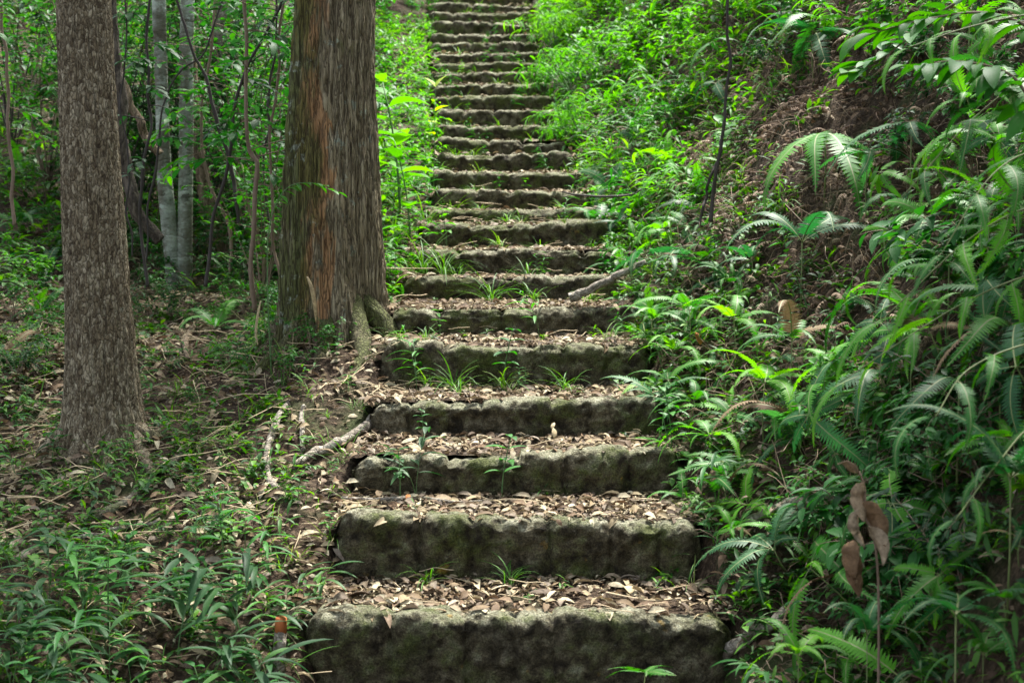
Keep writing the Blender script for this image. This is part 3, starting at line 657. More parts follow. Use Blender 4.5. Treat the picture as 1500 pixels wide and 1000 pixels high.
leafy_sapling([(340, 400, 2.4), (332, 330, 2.4), (300, 240, 2.2), (296, 150, 2), (310, 60, 2), (318, -60, 2)], 9.2, 'bright leafed sapling seen between the twin tree and the mossy tree', 34, lm=ML_bright, nbr=16, L=.1)
leafy_sapling([(410, 440, 2.2), (402, 360, 2.2), (396, 250, 2), (400, 150, 2), (410, 60, 2), (425, -40, 2)], 8.0, 'slim sapling hugging the left side of the mossy tree', 35, lm=ML_mid, nbr=12, L=.08)
leafy_sapling([(20, 330, 2.6), (14, 200, 2.4), (6, 60, 2.2), (2, -60, 2)], 9.0, 'slender sapling at the far left behind the flaky tree', 36, lm=ML_mid, nbr=10)

# ------------------------------------------------------------------ fallen wood, roots, stake
def wood(name, pts, m, label, cat, seed, lift=0.0, ns=12, n=50, bark=.06):
    """pts: (px, py, r in m) laid on the ground where each pixel meets it"""
    R_ = []
    for px, py, r in pts:
        h = ghit(px, py); R_.append((h[0], h[1], h[2]+r*.55+lift, r))
    b = np.array(R_[0][:3]); S = spline(R_, n); S[:, :3] -= b
    S[:, 2] += .008*np.array([vn(q*.3, seed) for q in range(n)])
    V, F = tube(S[:, :3], S[:, 3], ns, lambda th, q, p: 1+bark*3*fbm(np.cos(th)*2, np.sin(th)*2, q*9+seed, 3)); g = G(); g.add(V, F)
    o = g.obj(name, m); o.location = b; tag(o, label, cat); return o
wood('fallen_branch', [(20, 832, .02), (70, 800, .022), (130, 768, .022), (190, 738, .02), (225, 700, .018), (290, 655, .014)], M_log2, 'long mossy fallen branch lying below the flaky tree', 'branch', 1)
wood('fallen_branch', [(45, 806, .008), (100, 796, .010), (160, 782, .010), (235, 765, .007)], M_log, 'thin pale stick lying in front of the long mossy branch', 'branch', 2)
wood('root', [(408, 728, .012), (393, 705, .017), (392, 670, .016), (402, 635, .016), (416, 606, .013), (424, 596, .01)], M_log, 'bare grey root arching down the litter left of the steps', 'root', 3, lift=.012)
wood('root', [(444, 668, .013), (443, 640, .013), (442, 612, .011), (446, 598, .009)], M_log, 'short upright piece of root beside the arching root', 'root', 4, lift=.01)
wood('fallen_branch', [(430, 690, .014), (470, 672, .019), (505, 654, .021), (535, 634, .02), (545, 624, .018)], M_log, 'stout grey branch end touching the left end of the fourth step', 'branch', 5, lift=.015)
wood('root', [(276, 535, .014), (272, 510, .016), (285, 485, .016), (310, 470, .012), (345, 452, .01)], M_brbark, 'knobbly root crossing the soil below the pale twin tree', 'root', 6, lift=.012)
wood('root', [(222, 700, .02), (206, 662, .03), (196, 640, .035), (180, 615, .04)], M_bark1, 'root of the flaky tree running toward the steps', 'root', 7, lift=0)
wood('fallen_branch', [(1085, 780, .012), (1120, 768, .02), (1160, 757, .022), (1200, 748, .02), (1245, 738, .016)], M_log, 'mossy branch lying low on the bank right of the second step', 'branch', 8, lift=.02)
wood('fallen_branch', [(1010, 1010, .022), (1045, 985, .024), (1080, 962, .024), (1125, 930, .02), (1150, 905, .016)], M_log, 'pale thick branch slanting at the bottom right of the first step', 'branch', 9, lift=.015)
wood('fallen_twig', [(1040, 896, .007), (1080, 880, .008), (1110, 868, .008), (1150, 850, .006)], M_dktwig, 'dark twig at the right end of the lowest tread', 'twig', 10, lift=.01)
wood('fallen_twig', [(1000, 762, .008), (1035, 746, .01), (1075, 735, .009)], M_brbark, 'brown stick pointing at the right end of the second step', 'twig', 11, lift=.01)
def on_steps(name, pts, m, label, cat, seed, lift=.008):
    R_ = [(x, y, float(surf(x, y))+r*.7+lift, r) for x, y, r in pts]; b = np.array(R_[0][:3]); S = spline(R_, 40); S[:, :3] -= b
    V, F = tube(S[:, :3], S[:, 3], 9, lambda th, q, p: 1+.15*fbm(np.cos(th)*2, np.sin(th)*2, q*9+seed, 3)); g = G(); g.add(V, F)
    o = g.obj(name, m); o.location = b; tag(o, label, cat); return o
on_steps('fallen_branch', [(XL[1]-.02, 5.80, .008), (XL[1]+.12, 5.76, .009), (XL[1]+.3, 5.79, .009), (XL[1]+.45, 5.72, .007), (XL[1]+.58, 5.75, .005)], M_log, 'brown curved stick lying on the left end of the second tread', 'branch', 3)
on_steps('fallen_twig', [(.35, 5.2, .004), (.5, 5.1, .004), (.62, 5.13, .003)], M_straw_twig, 'short straw coloured twig on the lowest tread', 'twig', 4)
on_steps('fallen_twig', [(-.15, 5.72, .003), (.0, 5.78, .004), (.16, 5.7, .003)], M_straw_twig, 'thin straw twig on the middle of the second tread', 'twig', 5)
sb = ghit(408, 985)
g = G(); rr = .5*math.hypot(*(P(424, 900, sb[1])-P(394, 900, sb[1]))[:2])*.62
zt = P(410, 905, sb[1])[2]-sb[2]
g.add(*tube([(0, 0, -.1), (0.005, 0, zt*.5), (.008, .01, zt-.05)], [rr*1.05, rr, rr*.95], 24, lambda th, q, p: 1+.08*fbm(np.cos(th)*2, np.sin(th)*2, q*9, 3)))
stake = link('stake', None); stake.location = sb; tag(stake, 'weathered wooden stake with an orange painted tip left of the lowest step', 'stake')
g.obj('post', M_log, stake)
g = G(); g.add(*tube([(.008, .01, zt-.052), (.009, .011, zt-.02), (.01, .012, zt), (.01, .012, zt+.004)], [rr*.97, rr*.95, rr*.85, rr*.3], 24)); g.obj('painted_tip', M_orange, stake)

# ------------------------------------------------------------------ ferns
FR = {}
M_brownfr = deadmat('withered_frond', [(.09, .05, .025), (.16, .1, .05), (.22, .15, .07)])
def fr_mesh(kind, k, T, mats):
    g = G(); g.add(*T); FR.setdefault(kind, []).append((g.mesh('frond', mats), T))
for k in range(6):
    kw = dict(seed=k)
    TA = frondT(.44, 34, .058, 1.1-.1*k, -.8-.12*k, .16, .22, side=(-.1, .12, .05, -.05, .2, -.22)[k], **kw)
    TB = frondT(.42, 34, .054, .2-.1*k, -1.4, .12, .15, side=(.12, -.1, 0, .06, -.22, .2)[k], **kw)
    TC = frondT(.30, 24, .05, .85-.15*k, -.5, .12, .3, side=(.1, -.12, .04, -.05, .2, -.2)[k], **kw)
    for nm_, T in (('arch', TA), ('droop', TB), ('small', TC)):
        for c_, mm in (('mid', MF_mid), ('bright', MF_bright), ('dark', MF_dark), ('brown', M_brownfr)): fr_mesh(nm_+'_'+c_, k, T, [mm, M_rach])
def fern_sets(kind, seed, nf):
    r = np.random.default_rng(seed); out = []
    for q in range(nf):
        out.append((int(r.integers(0, 6)), 2*PI*q/nf+r.uniform(-.45, .45), r.uniform(-.35, .4), r.uniform(-.35, .35), r.uniform(.5, 1.15)))
    return out
def tilt_mat(az, ang, rz):
    return Matrix.Rotation(ang, 4, Vector((-math.sin(az), math.cos(az), 0)))@Matrix.Rotation(rz, 4, 'Z')
def fern(kind, col, loc, s=1.0, nf=7, seed=0, lean=0.0, leanaz=PI, stalk=0.0, rz=None, desc=None, group='ferns beside the stairs', label=None):
    """fern thing > fronds (and stalk)"""
    o = link('fern', None); rz = rz if rz is not None else random.uniform(0, 6.28)
    o.matrix_world = Matrix.Translation(loc)@tilt_mat(leanaz, lean, rz)@Matrix.Scale(s, 4)
    fs = FR[kind+'_'+col]
    for i_, a, tx, ty, sc_ in fern_sets(kind, seed, nf):
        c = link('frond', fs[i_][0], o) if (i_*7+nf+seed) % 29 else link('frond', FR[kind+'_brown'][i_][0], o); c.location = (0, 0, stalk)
        c.rotation_euler = (Matrix.Rotation(a, 3, 'Z')@Matrix.Rotation(tx, 3, 'X')@Matrix.Rotation(ty, 3, 'Y')).to_euler(); c.scale = (sc_,)*3
    if stalk > .02:
        g = G(); g.add(*tube([(0, 0, -.05), (.01, .005, stalk*.5), (0, 0, stalk)], [.004, .003, .0025], 6)); g.obj('stalk', M_rach, o)
    dn = {'bright': 'bright green', 'mid': 'mid green', 'dark': 'dark bluish'}[col]; kn = {'arch': 'arching fern', 'droop': 'drooping fern', 'small': 'small fern'}[kind]
    if label: tag(o, label, 'fern', group)
    else: reg(o, 'fern', desc or dn+' '+kn, 'fern', group, loc[0], loc[1], s)
    return o
def fern_px(kind, col, px, py, off=0.0, **kw):
    """crown of the fern at a pixel, off metres in front of where that pixel meets the ground; a stalk reaches down"""
    h = ghit(px, py)
    if off <= 0: return fern(kind, col, h, **kw)
    p = P(px, py, h[1]-off); gz = float(surf(p[0], p[1])); s = kw.get('s', 1.0)
    while p[2]-gz > .42 and off > .05:
        off -= .05; p = P(px, py, h[1]-off); gz = float(surf(p[0], p[1]))
    return fern(kind, col, Vector((p[0], p[1], gz)), stalk=max(.02, (p[2]-gz)/s), **kw)

# the ones that stand out in the photograph
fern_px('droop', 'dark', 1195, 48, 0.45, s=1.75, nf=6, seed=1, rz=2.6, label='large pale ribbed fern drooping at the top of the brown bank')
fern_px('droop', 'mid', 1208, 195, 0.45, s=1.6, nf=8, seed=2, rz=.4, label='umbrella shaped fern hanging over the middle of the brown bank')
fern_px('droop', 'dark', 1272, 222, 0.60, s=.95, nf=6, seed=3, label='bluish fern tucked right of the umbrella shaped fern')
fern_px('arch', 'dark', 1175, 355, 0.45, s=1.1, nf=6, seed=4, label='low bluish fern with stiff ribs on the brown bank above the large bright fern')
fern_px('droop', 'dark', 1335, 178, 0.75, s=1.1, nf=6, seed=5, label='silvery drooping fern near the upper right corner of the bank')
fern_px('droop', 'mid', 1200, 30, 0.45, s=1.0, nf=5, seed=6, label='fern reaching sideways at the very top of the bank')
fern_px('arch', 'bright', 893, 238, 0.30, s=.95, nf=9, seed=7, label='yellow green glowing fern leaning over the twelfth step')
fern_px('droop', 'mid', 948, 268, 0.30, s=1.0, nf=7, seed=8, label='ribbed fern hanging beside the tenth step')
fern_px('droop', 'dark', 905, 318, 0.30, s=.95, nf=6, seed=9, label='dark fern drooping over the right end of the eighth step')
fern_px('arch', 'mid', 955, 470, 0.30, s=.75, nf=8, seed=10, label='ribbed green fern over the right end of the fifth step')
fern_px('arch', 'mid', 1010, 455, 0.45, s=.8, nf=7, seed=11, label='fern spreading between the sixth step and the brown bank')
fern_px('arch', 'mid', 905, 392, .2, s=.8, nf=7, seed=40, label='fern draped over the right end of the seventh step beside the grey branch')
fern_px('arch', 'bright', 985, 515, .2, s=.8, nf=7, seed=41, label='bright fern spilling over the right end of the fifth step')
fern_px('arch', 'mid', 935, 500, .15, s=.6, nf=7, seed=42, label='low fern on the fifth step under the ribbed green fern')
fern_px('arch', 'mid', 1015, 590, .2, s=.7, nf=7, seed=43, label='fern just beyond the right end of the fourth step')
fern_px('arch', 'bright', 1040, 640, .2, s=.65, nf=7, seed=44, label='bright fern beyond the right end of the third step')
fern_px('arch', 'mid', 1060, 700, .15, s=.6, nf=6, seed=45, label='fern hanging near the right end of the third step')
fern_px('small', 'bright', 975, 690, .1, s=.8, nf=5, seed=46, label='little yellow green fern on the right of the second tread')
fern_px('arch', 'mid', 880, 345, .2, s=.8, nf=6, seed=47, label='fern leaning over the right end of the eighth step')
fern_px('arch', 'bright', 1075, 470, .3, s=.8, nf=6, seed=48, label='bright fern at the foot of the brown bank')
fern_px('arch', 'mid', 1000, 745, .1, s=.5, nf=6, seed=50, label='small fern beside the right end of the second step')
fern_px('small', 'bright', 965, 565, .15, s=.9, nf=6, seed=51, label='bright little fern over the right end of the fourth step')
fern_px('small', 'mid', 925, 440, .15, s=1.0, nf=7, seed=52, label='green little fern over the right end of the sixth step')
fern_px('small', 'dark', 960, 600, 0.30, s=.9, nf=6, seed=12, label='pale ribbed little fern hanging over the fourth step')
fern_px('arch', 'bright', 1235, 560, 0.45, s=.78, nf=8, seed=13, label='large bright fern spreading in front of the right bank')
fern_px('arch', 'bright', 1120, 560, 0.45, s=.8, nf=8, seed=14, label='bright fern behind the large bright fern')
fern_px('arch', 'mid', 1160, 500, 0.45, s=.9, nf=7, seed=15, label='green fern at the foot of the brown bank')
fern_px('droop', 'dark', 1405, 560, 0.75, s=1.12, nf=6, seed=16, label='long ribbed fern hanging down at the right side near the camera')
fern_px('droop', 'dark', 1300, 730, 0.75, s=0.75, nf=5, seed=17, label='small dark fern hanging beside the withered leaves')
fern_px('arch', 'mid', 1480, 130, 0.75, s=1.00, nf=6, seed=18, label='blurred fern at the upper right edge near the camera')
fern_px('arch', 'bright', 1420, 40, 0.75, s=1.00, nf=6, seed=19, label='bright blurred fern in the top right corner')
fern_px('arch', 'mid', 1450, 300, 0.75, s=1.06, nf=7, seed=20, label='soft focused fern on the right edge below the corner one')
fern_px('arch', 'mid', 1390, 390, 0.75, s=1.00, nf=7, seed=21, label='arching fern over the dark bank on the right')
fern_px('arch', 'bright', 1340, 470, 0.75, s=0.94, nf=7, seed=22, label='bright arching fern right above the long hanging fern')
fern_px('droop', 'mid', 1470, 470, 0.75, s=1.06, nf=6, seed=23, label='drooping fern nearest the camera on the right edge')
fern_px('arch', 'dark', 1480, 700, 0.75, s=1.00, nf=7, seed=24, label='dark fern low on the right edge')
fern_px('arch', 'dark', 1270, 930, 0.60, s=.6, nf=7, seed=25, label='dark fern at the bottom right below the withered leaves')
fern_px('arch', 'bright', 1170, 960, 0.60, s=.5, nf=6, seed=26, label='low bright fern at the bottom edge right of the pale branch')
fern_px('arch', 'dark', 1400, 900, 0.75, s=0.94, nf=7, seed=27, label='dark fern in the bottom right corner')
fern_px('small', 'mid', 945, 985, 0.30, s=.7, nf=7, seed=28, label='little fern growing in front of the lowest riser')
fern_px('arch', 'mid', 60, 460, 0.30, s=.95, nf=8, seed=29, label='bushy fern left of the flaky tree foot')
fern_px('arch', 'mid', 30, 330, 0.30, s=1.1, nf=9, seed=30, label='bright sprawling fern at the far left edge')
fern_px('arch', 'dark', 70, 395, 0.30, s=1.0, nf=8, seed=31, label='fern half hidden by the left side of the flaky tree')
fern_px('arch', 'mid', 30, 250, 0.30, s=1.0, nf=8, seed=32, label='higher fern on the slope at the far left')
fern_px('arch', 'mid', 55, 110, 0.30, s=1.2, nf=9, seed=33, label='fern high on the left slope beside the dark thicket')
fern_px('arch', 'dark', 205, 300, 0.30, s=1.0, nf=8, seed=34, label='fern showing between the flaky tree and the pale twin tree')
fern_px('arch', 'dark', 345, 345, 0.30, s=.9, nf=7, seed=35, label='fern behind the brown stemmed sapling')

# the rest of the ferns, scattered in the places the photo has them
def scatter(n, x0, x1, y0, y1, keep, rr, mind=0.0):
    out = []
    for _ in range(n*40):
        x, y = rr.uniform(x0, x1), rr.uniform(y0, y1)
        if rr.uniform() < keep(x, y) and all((x-a)**2+(y-b)**2 > mind*mind for a, b in out): out.append((x, y))
        if len(out) >= n: break
    return out
def rd(x, y): return x-float(xr(y))
def ld(x, y): return float(xl(y))-x
def infr(x, y, m=.03):
    """roughly inside the view"""
    return abs(x)/y < .36+m
r = np.random.default_rng(50)
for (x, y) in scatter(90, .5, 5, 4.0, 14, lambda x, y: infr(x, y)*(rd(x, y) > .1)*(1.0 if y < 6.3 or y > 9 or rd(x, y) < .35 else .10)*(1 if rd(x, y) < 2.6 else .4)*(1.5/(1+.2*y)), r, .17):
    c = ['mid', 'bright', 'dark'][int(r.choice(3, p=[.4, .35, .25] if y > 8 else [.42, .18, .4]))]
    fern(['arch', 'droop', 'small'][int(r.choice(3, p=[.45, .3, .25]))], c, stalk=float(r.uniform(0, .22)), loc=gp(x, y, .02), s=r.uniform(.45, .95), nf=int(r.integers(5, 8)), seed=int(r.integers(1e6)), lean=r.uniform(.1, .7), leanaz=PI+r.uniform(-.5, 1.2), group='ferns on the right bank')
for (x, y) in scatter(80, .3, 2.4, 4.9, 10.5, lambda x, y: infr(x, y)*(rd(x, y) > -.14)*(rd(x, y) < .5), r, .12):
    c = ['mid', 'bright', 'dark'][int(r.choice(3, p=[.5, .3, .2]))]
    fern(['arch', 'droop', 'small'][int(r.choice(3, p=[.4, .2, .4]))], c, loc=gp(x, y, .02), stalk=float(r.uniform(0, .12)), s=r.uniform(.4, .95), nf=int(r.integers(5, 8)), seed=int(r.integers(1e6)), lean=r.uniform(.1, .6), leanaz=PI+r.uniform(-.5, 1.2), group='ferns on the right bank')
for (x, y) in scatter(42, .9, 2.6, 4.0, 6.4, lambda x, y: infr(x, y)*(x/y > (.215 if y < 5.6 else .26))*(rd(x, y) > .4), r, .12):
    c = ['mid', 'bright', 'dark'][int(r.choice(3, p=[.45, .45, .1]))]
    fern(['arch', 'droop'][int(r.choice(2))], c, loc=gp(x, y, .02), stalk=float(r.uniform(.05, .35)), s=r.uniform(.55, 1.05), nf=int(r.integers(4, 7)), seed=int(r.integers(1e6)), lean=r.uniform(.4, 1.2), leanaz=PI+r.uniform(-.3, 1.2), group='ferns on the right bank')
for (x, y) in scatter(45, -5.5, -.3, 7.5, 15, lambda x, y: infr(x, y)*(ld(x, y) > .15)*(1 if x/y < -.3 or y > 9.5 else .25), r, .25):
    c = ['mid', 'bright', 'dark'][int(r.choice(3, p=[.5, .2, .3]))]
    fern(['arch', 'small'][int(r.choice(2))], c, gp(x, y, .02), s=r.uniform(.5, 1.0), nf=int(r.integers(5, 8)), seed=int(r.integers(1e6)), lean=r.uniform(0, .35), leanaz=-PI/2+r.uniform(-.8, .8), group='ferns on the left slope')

# ------------------------------------------------------------------ kinds of small plants, one mesh (or stem + leaves) each
def plant_kind(name, gg, mats): return [x.mesh(name, mats) for x in gg]
K = {}
K['broad'] = plant_kind('seedling', [seedling(s, .32, 8, .11, .05, False) for s in range(3)], [ML_bright, M_stem])
K['broad_mid'] = plant_kind('seedling', [seedling(s+5, .25, 8, .085, .036, False) for s in range(3)], [ML_mid, M_stem])
K['opp'] = plant_kind('seedling', [seedling(s+20, .2, 4, .075, .028, True) for s in range(3)], [ML_mid, M_stem])
K['opp_bright'] = plant_kind('seedling', [seedling(s+30, .2, 4, .07, .028, True) for s in range(2)], [ML_bright, M_stem])
K['bamboo'] = plant_kind('bamboo_grass', [bamboo_plant(s, .30, 6, .18, .03) for s in range(4)], [ML_dark, M_stem])
K['bamboo_mid'] = plant_kind('bamboo_grass', [bamboo_plant(s+9, .34, 9, .15, .019) for s in range(3)], [ML_mid, M_stem])
K['bamboo_bright'] = plant_kind('bamboo_grass', [bamboo_plant(s+19, .45, 12, .16, .018, .8) for s in range(3)], [ML_bright, M_stem])
K['tuft'] = plant_kind('grass_tuft', [grass_tuft(s, 22, .19, .005) for s in range(4)], [M_grass])
K['tuft_long'] = plant_kind('grass_tuft', [grass_tuft(s+7, 26, .34, .006) for s in range(3)], [M_grass])
NAMES = {'broad': ('seedling', 'bright broad leaved seedling', 'seedling'), 'broad_mid': ('seedling', 'green leafy seedling', 'seedling'), 'opp': ('seedling', 'seedling with paired leaves', 'seedling'), 'opp_bright': ('seedling', 'bright seedling with paired leaves', 'seedling'),
         'bamboo': ('bamboo_plant', 'dark narrow leaved bamboo plant', 'bamboo plant'), 'bamboo_mid': ('bamboo_plant', 'green narrow leaved bamboo plant', 'bamboo plant'), 'bamboo_bright': ('bamboo_plant', 'bright narrow leaved bamboo plant', 'bamboo plant'),
         'tuft': ('grass_tuft', 'small tuft of grass', 'grass'), 'tuft_long': ('grass_tuft', 'long bladed tuft of grass', 'grass')}
def plant(kind, x, y, s=1.0, group=None, label=None, lean=0.0, leanaz=PI, z=None, rz=None):
    nm, desc, cat = NAMES[kind]; o = link(nm, random.choice(K[kind])); zz = float(surf(x, y)) if z is None else z
    o.matrix_world = Matrix.Translation((x, y, zz-.005))@tilt_mat(leanaz, lean, random.uniform(0, 6.28) if rz is None else rz)@Matrix.Scale(s, 4)
    if label: tag(o, label, cat, group, 'thing')
    else: reg(o, nm, desc, cat, group, x, y, s)
    return o
def stepplant(kind, px, k, dy, s, label, **kw):
    """on tread k at pixel column px"""
    y = ZI[k]+dy; x = P(px, 500, y)[0]; return plant(kind, x, y, s*1.45, 'plants growing on the steps', label, z=HI[k]+.01, **kw)
stepplant('opp', 585, 1, .40, .75, 'little leafy seedling before the left part of the third riser')
stepplant('bamboo', 608, 1, .42, .62, 'narrow leaved plant before the left part of the third riser')
stepplant('opp', 735, 1, .44, .9, 'thin upright seedling before the middle of the third riser')
stepplant('opp', 620, 2, .36, .5, 'low seedling on the left part of the third step')
stepplant('bamboo_mid', 610, 3, .36, .62, 'fan of narrow leaves before the left part of the fifth riser')
stepplant('tuft_long', 665, 3, .40, .6, 'reddish grass tuft before the fifth riser')
stepplant('opp', 738, 3, .42, 1.0, 'bushy dark seedling before the middle of the fifth riser')
stepplant('tuft', 740, 3, .36, .9, 'grass tuft around the bushy dark seedling')
stepplant('bamboo_mid', 790, 4, .36, .6, 'narrow leaved plant before the right part of the sixth riser')
stepplant('tuft', 830, 3, .36, .8, 'small grass tuft on the right part of the fourth step')
stepplant('tuft_long', 720, 5, .33, .7, 'wide grass tuft on the middle of the sixth step')
stepplant('tuft_long', 650, 6, .3, .8, 'big grass tuft covering the left part of the seventh step')
stepplant('tuft_long', 620, 6, .35, .85, 'leafy grass covering the left end of the seventh step')
stepplant('opp_bright', 655, 7, .36, .8, 'bright seedling on the left part of the eighth step')
stepplant('opp_bright', 645, 4, .42, .5, 'tiny bright seedling before the sixth riser')
stepplant('tuft', 745, 0, .42, .7, 'sparse grass before the right part of the second riser')
stepplant('tuft', 620, 0, .44, .6, 'sparse grass before the left part of the second riser')
stepplant('broad_mid', 985, 2, .15, .7, 'leafy plant over the right end of the third step')
r = np.random.default_rng(60)
for k in range(3, 27):                        # tufts and seedlings at the foot of the risers higher up
    for _ in range(int(r.integers(4, 8)) if k > 5 else 4):
        kk = ['tuft', 'opp', 'opp_bright', 'tuft_long', 'bamboo_mid'][int(r.choice(5, p=[.45, .15, .15, .15, .1]))]; f = r.beta(.7, .8)
        plant(kk, XL[k]+f*(XR[k]-XL[k]), ZI[k]+r.uniform(.28, .46), r.uniform(.4, .85) if kk != 'tuft' else r.uniform(.6, 1.2), 'plants growing on the steps')
def many(kinds, pr, n, x0, x1, y0, y1, keep, smin, smax, group, mind=.1, lean=0, az=PI, seed=0):
    r = np.random.default_rng(seed)
    for (x, y) in scatter(n, x0, x1, y0, y1, keep, r, mind):
        plant(kinds[int(r.choice(len(kinds), p=pr))], x, y, r.uniform(smin, smax), group, lean=lean*r.uniform(.3, 1.2), leanaz=az+r.uniform(-.8, .8))
many(['bamboo', 'bamboo_mid', 'opp', 'broad_mid'], [.46, .2, .2, .14], 84, -1.9, -.5, 4.1, 5.6, lambda x, y: infr(x, y)*(ld(x, y) > .0)*((x-sb[0])**2+(y-sb[1]+.1)**2 > .012)*smooth((5.6-y)/.7+.05), .5, 1.2, 'bamboo plants at the bottom left', .07, seed=1)
many(['broad_mid', 'opp', 'bamboo_mid', 'tuft', 'opp_bright'], [.25, .35, .15, .15, .1], 80, -2.6, -.5, 5.3, 8.6, lambda x, y: infr(x, y)*(ld(x, y) > .05), .4, .8, 'seedlings in the leaf litter on the left', .14, seed=2)
many(['broad', 'broad_mid', 'opp_bright', 'tuft_long', 'bamboo_bright'], [.28, .2, .25, .17, .1], 75, -1.6, -.4, 7.9, 13, lambda x, y: (ld(x, y) > -.02)*(ld(x, y) < .8), .6, 1.2, 'bright plants left of the stairs', .1, seed=3)
many(['broad_mid', 'opp', 'bamboo_mid', 'tuft_long', 'opp_bright'], [.2, .25, .2, .25, .1], 60, .5, 2.2, 4.3, 8.6, lambda x, y: infr(x, y)*(rd(x, y) > -.05)*(rd(x, y) < .75), .5, .95, 'plants at the right side of the lower steps', .1, .4, seed=4)
many(['bamboo_bright', 'broad', 'opp_bright', 'tuft_long', 'bamboo_mid'], [.35, .12, .2, .23, .1], 110, .3, 2.6, 8.4, 17, lambda x, y: infr(x, y)*(rd(x, y) > -.03)*(rd(x, y) < 1.6), .6, 1.25, 'bright plants right of the upper stairs', .12, .5, seed=5)

# bright broad-leaved sprouts by the mossy tree, the yellow-green sprout and other single plants
for px, py, Z, s, kk, lab in [(585, 130, 9.6, 1.35, 'broad', 'tall broad leaved sprout right of the mossy tree, the highest of three'), (560, 190, 9.2, 1.4, 'broad', 'broad leaved sprout hard against the mossy trunk'), (600, 215, 9.0, 1.5, 'broad', 'largest broad leaved sprout beside the stairs above the mossy tree foot'),
                              (560, 300, 8.6, 1.1, 'broad', 'broad leaved plant glowing at the right edge of the mossy trunk')]:
    p = P(px, py, Z); gz = float(surf(p[0], p[1])); plant(kk, p[0], p[1], max(s, (p[2]-gz)/.3), 'broad leaved sprouts beside the mossy tree', lab)
g = G(); r = np.random.default_rng(5)
pb = P(634, 178, 10.3); b0 = gp(pb[0], pb[1]); hh = P(640, 128, 10.3)[2]-b0[2]
g.add(*tube([(0, 0, -.02), (.01, 0, hh*.5), (.02, 0, hh)], [.004, .003, .002], 5), 1)
for a_, t_, q_, L_ in ((.6, .9, 1.0, .13), (2.6, .8, 1.0, .12), (-.6, .4, .8, .13), (2.0, .3, .7, .11), (4.2, .2, .6, .12)): place(g, leafT(L_, .06, 6, .3, .4), t_, 0, a_-PI/2, 1, (.02*q_, 0, hh*q_))
o = g.obj('seedling', [ML_yellow, M_stem]); o.location = b0; tag(o, 'yellow green sprout with upright leaves at the left edge of the upper steps', 'seedling')
# leafy runner in front of the mossy trunk and the bleached leaf blade hanging there
g = G(); pa, pb = P(418, 278, 7.0), P(492, 282, 7.0); pm = P(455, 268, 7.0); pe = P(395, 330, 7.0); b0 = gp(pe[0], pe[1])
S = spline([(0, 0, -.02), tuple(P(392, 420, 7.0)-b0), tuple(pe-b0), tuple(pa-b0), tuple(pm-b0), tuple(pb-b0)], 30)
g.add(*tube(S, np.linspace(.004, .0012, 30), 5), 1); r = np.random.default_rng(8)
for k in range(12, 30): place(g, leafT(.075, .026, 6, .3, .6), r.uniform(-.4, .2), 0, -PI/2+(.7 if k % 2 else -.7)+r.uniform(-.3, .3), r.uniform(.7, 1.1), S[k])
o = g.obj('seedling', [ML_bright, M_stem]); o.location = b0; tag(o, 'thin leafy runner crossing in front of the mossy trunk', 'seedling')
def strip(name, pts, w0, m, label, cat):
    S = spline([tuple(p) for p in pts], 16); b = S[0].copy(); S = S-b; wv = w0*np.sin(PI*np.linspace(.06, .98, 16))**.6*.5; V = []
    for k in range(16): V += [S[k]+(-wv[k], 0, 0), S[k]+(0, -.15*wv[k], 0), S[k]+(wv[k], 0, 0)]
    F = [[k*3+j, k*3+j+1, k*3+j+4, k*3+j+3] for k in range(15) for j in range(2)]; g = G(); g.add(V, F); o = g.obj(name, m); o.location = b
    so = o.modifiers.new('thick', 'SOLIDIFY'); so.thickness = .001
    tag(o, label, cat); return o
strip('dead_leaf', [P(450, 405, 6.95), P(456, 420, 6.94), P(461, 445, 6.95), P(463, 472, 6.97)], .02, M_straw, 'bleached curled leaf hanging before the foot of the mossy trunk', 'dead leaf')
strip('dead_leaf', [P(382, 440, 7.0), P(377, 465, 6.99), P(375, 490, 6.99), P(378, 505, 6.99)], .014, M_straw, 'pale curved strip of leaf standing left of the mossy trunk foot', 'dead leaf')

# shrubs: stems and foliage as parts
SH = {}
def mk_shrub(key, variants, leafm, stemm, **kw):
    SH[key] = []
    for v in range(variants):
        gs, gl = shrub_parts(70+v+len(SH)*10, **kw); SH[key].append((gs.mesh('stem', stemm), gl.mesh('foliage', leafm)))
mk_shrub('bright', 3, ML_bright, M_twig, h=.8, ns_=6, spread=.45, nl=22, L=.085, W=.034)
mk_shrub('bamboo', 3, ML_bright, M_stem, h=1.0, ns_=9, spread=.6, nl=26, L=.14, W=.018, curl=1.0, arch=.45)
mk_shrub('green', 3, ML_mid, M_twig, h=.9, ns_=6, spread=.5, nl=24, L=.08, W=.032)
mk_shrub('dark', 2, ML_dark, M_twig, h=1.0, ns_=7, spread=.6, nl=22, L=.09, W=.038)
mk_shrub('broad', 2, ML_mid, M_twig, h=.7, ns_=4, spread=.4, nl=12, L=.15, W=.06)
SN = {'bright': 'bright small leaved shrub', 'bamboo': 'arching bamboo like shrub', 'green': 'green small leaved shrub', 'dark': 'dark leaved shrub', 'broad': 'large leaved shrub'}
def shrub(key, x, y, s=1.0, group='shrubs beside the upper stairs', label=None, lean=0, az=PI, desc=None, dz=0):
    o = link('shrub', None); v = random.choice(SH[key]); o.matrix_world = Matrix.Translation(gp(x, y, -.02+dz))@tilt_mat(az, lean, random.uniform(0, 6.28))@Matrix.Scale(s, 4)
    link('stem', v[0], o); link('foliage', v[1], o)
    if label: tag(o, label, 'shrub', group)
    else: reg(o, 'shrub', desc or SN[key], 'shrub', group, x, y, s)
    return o
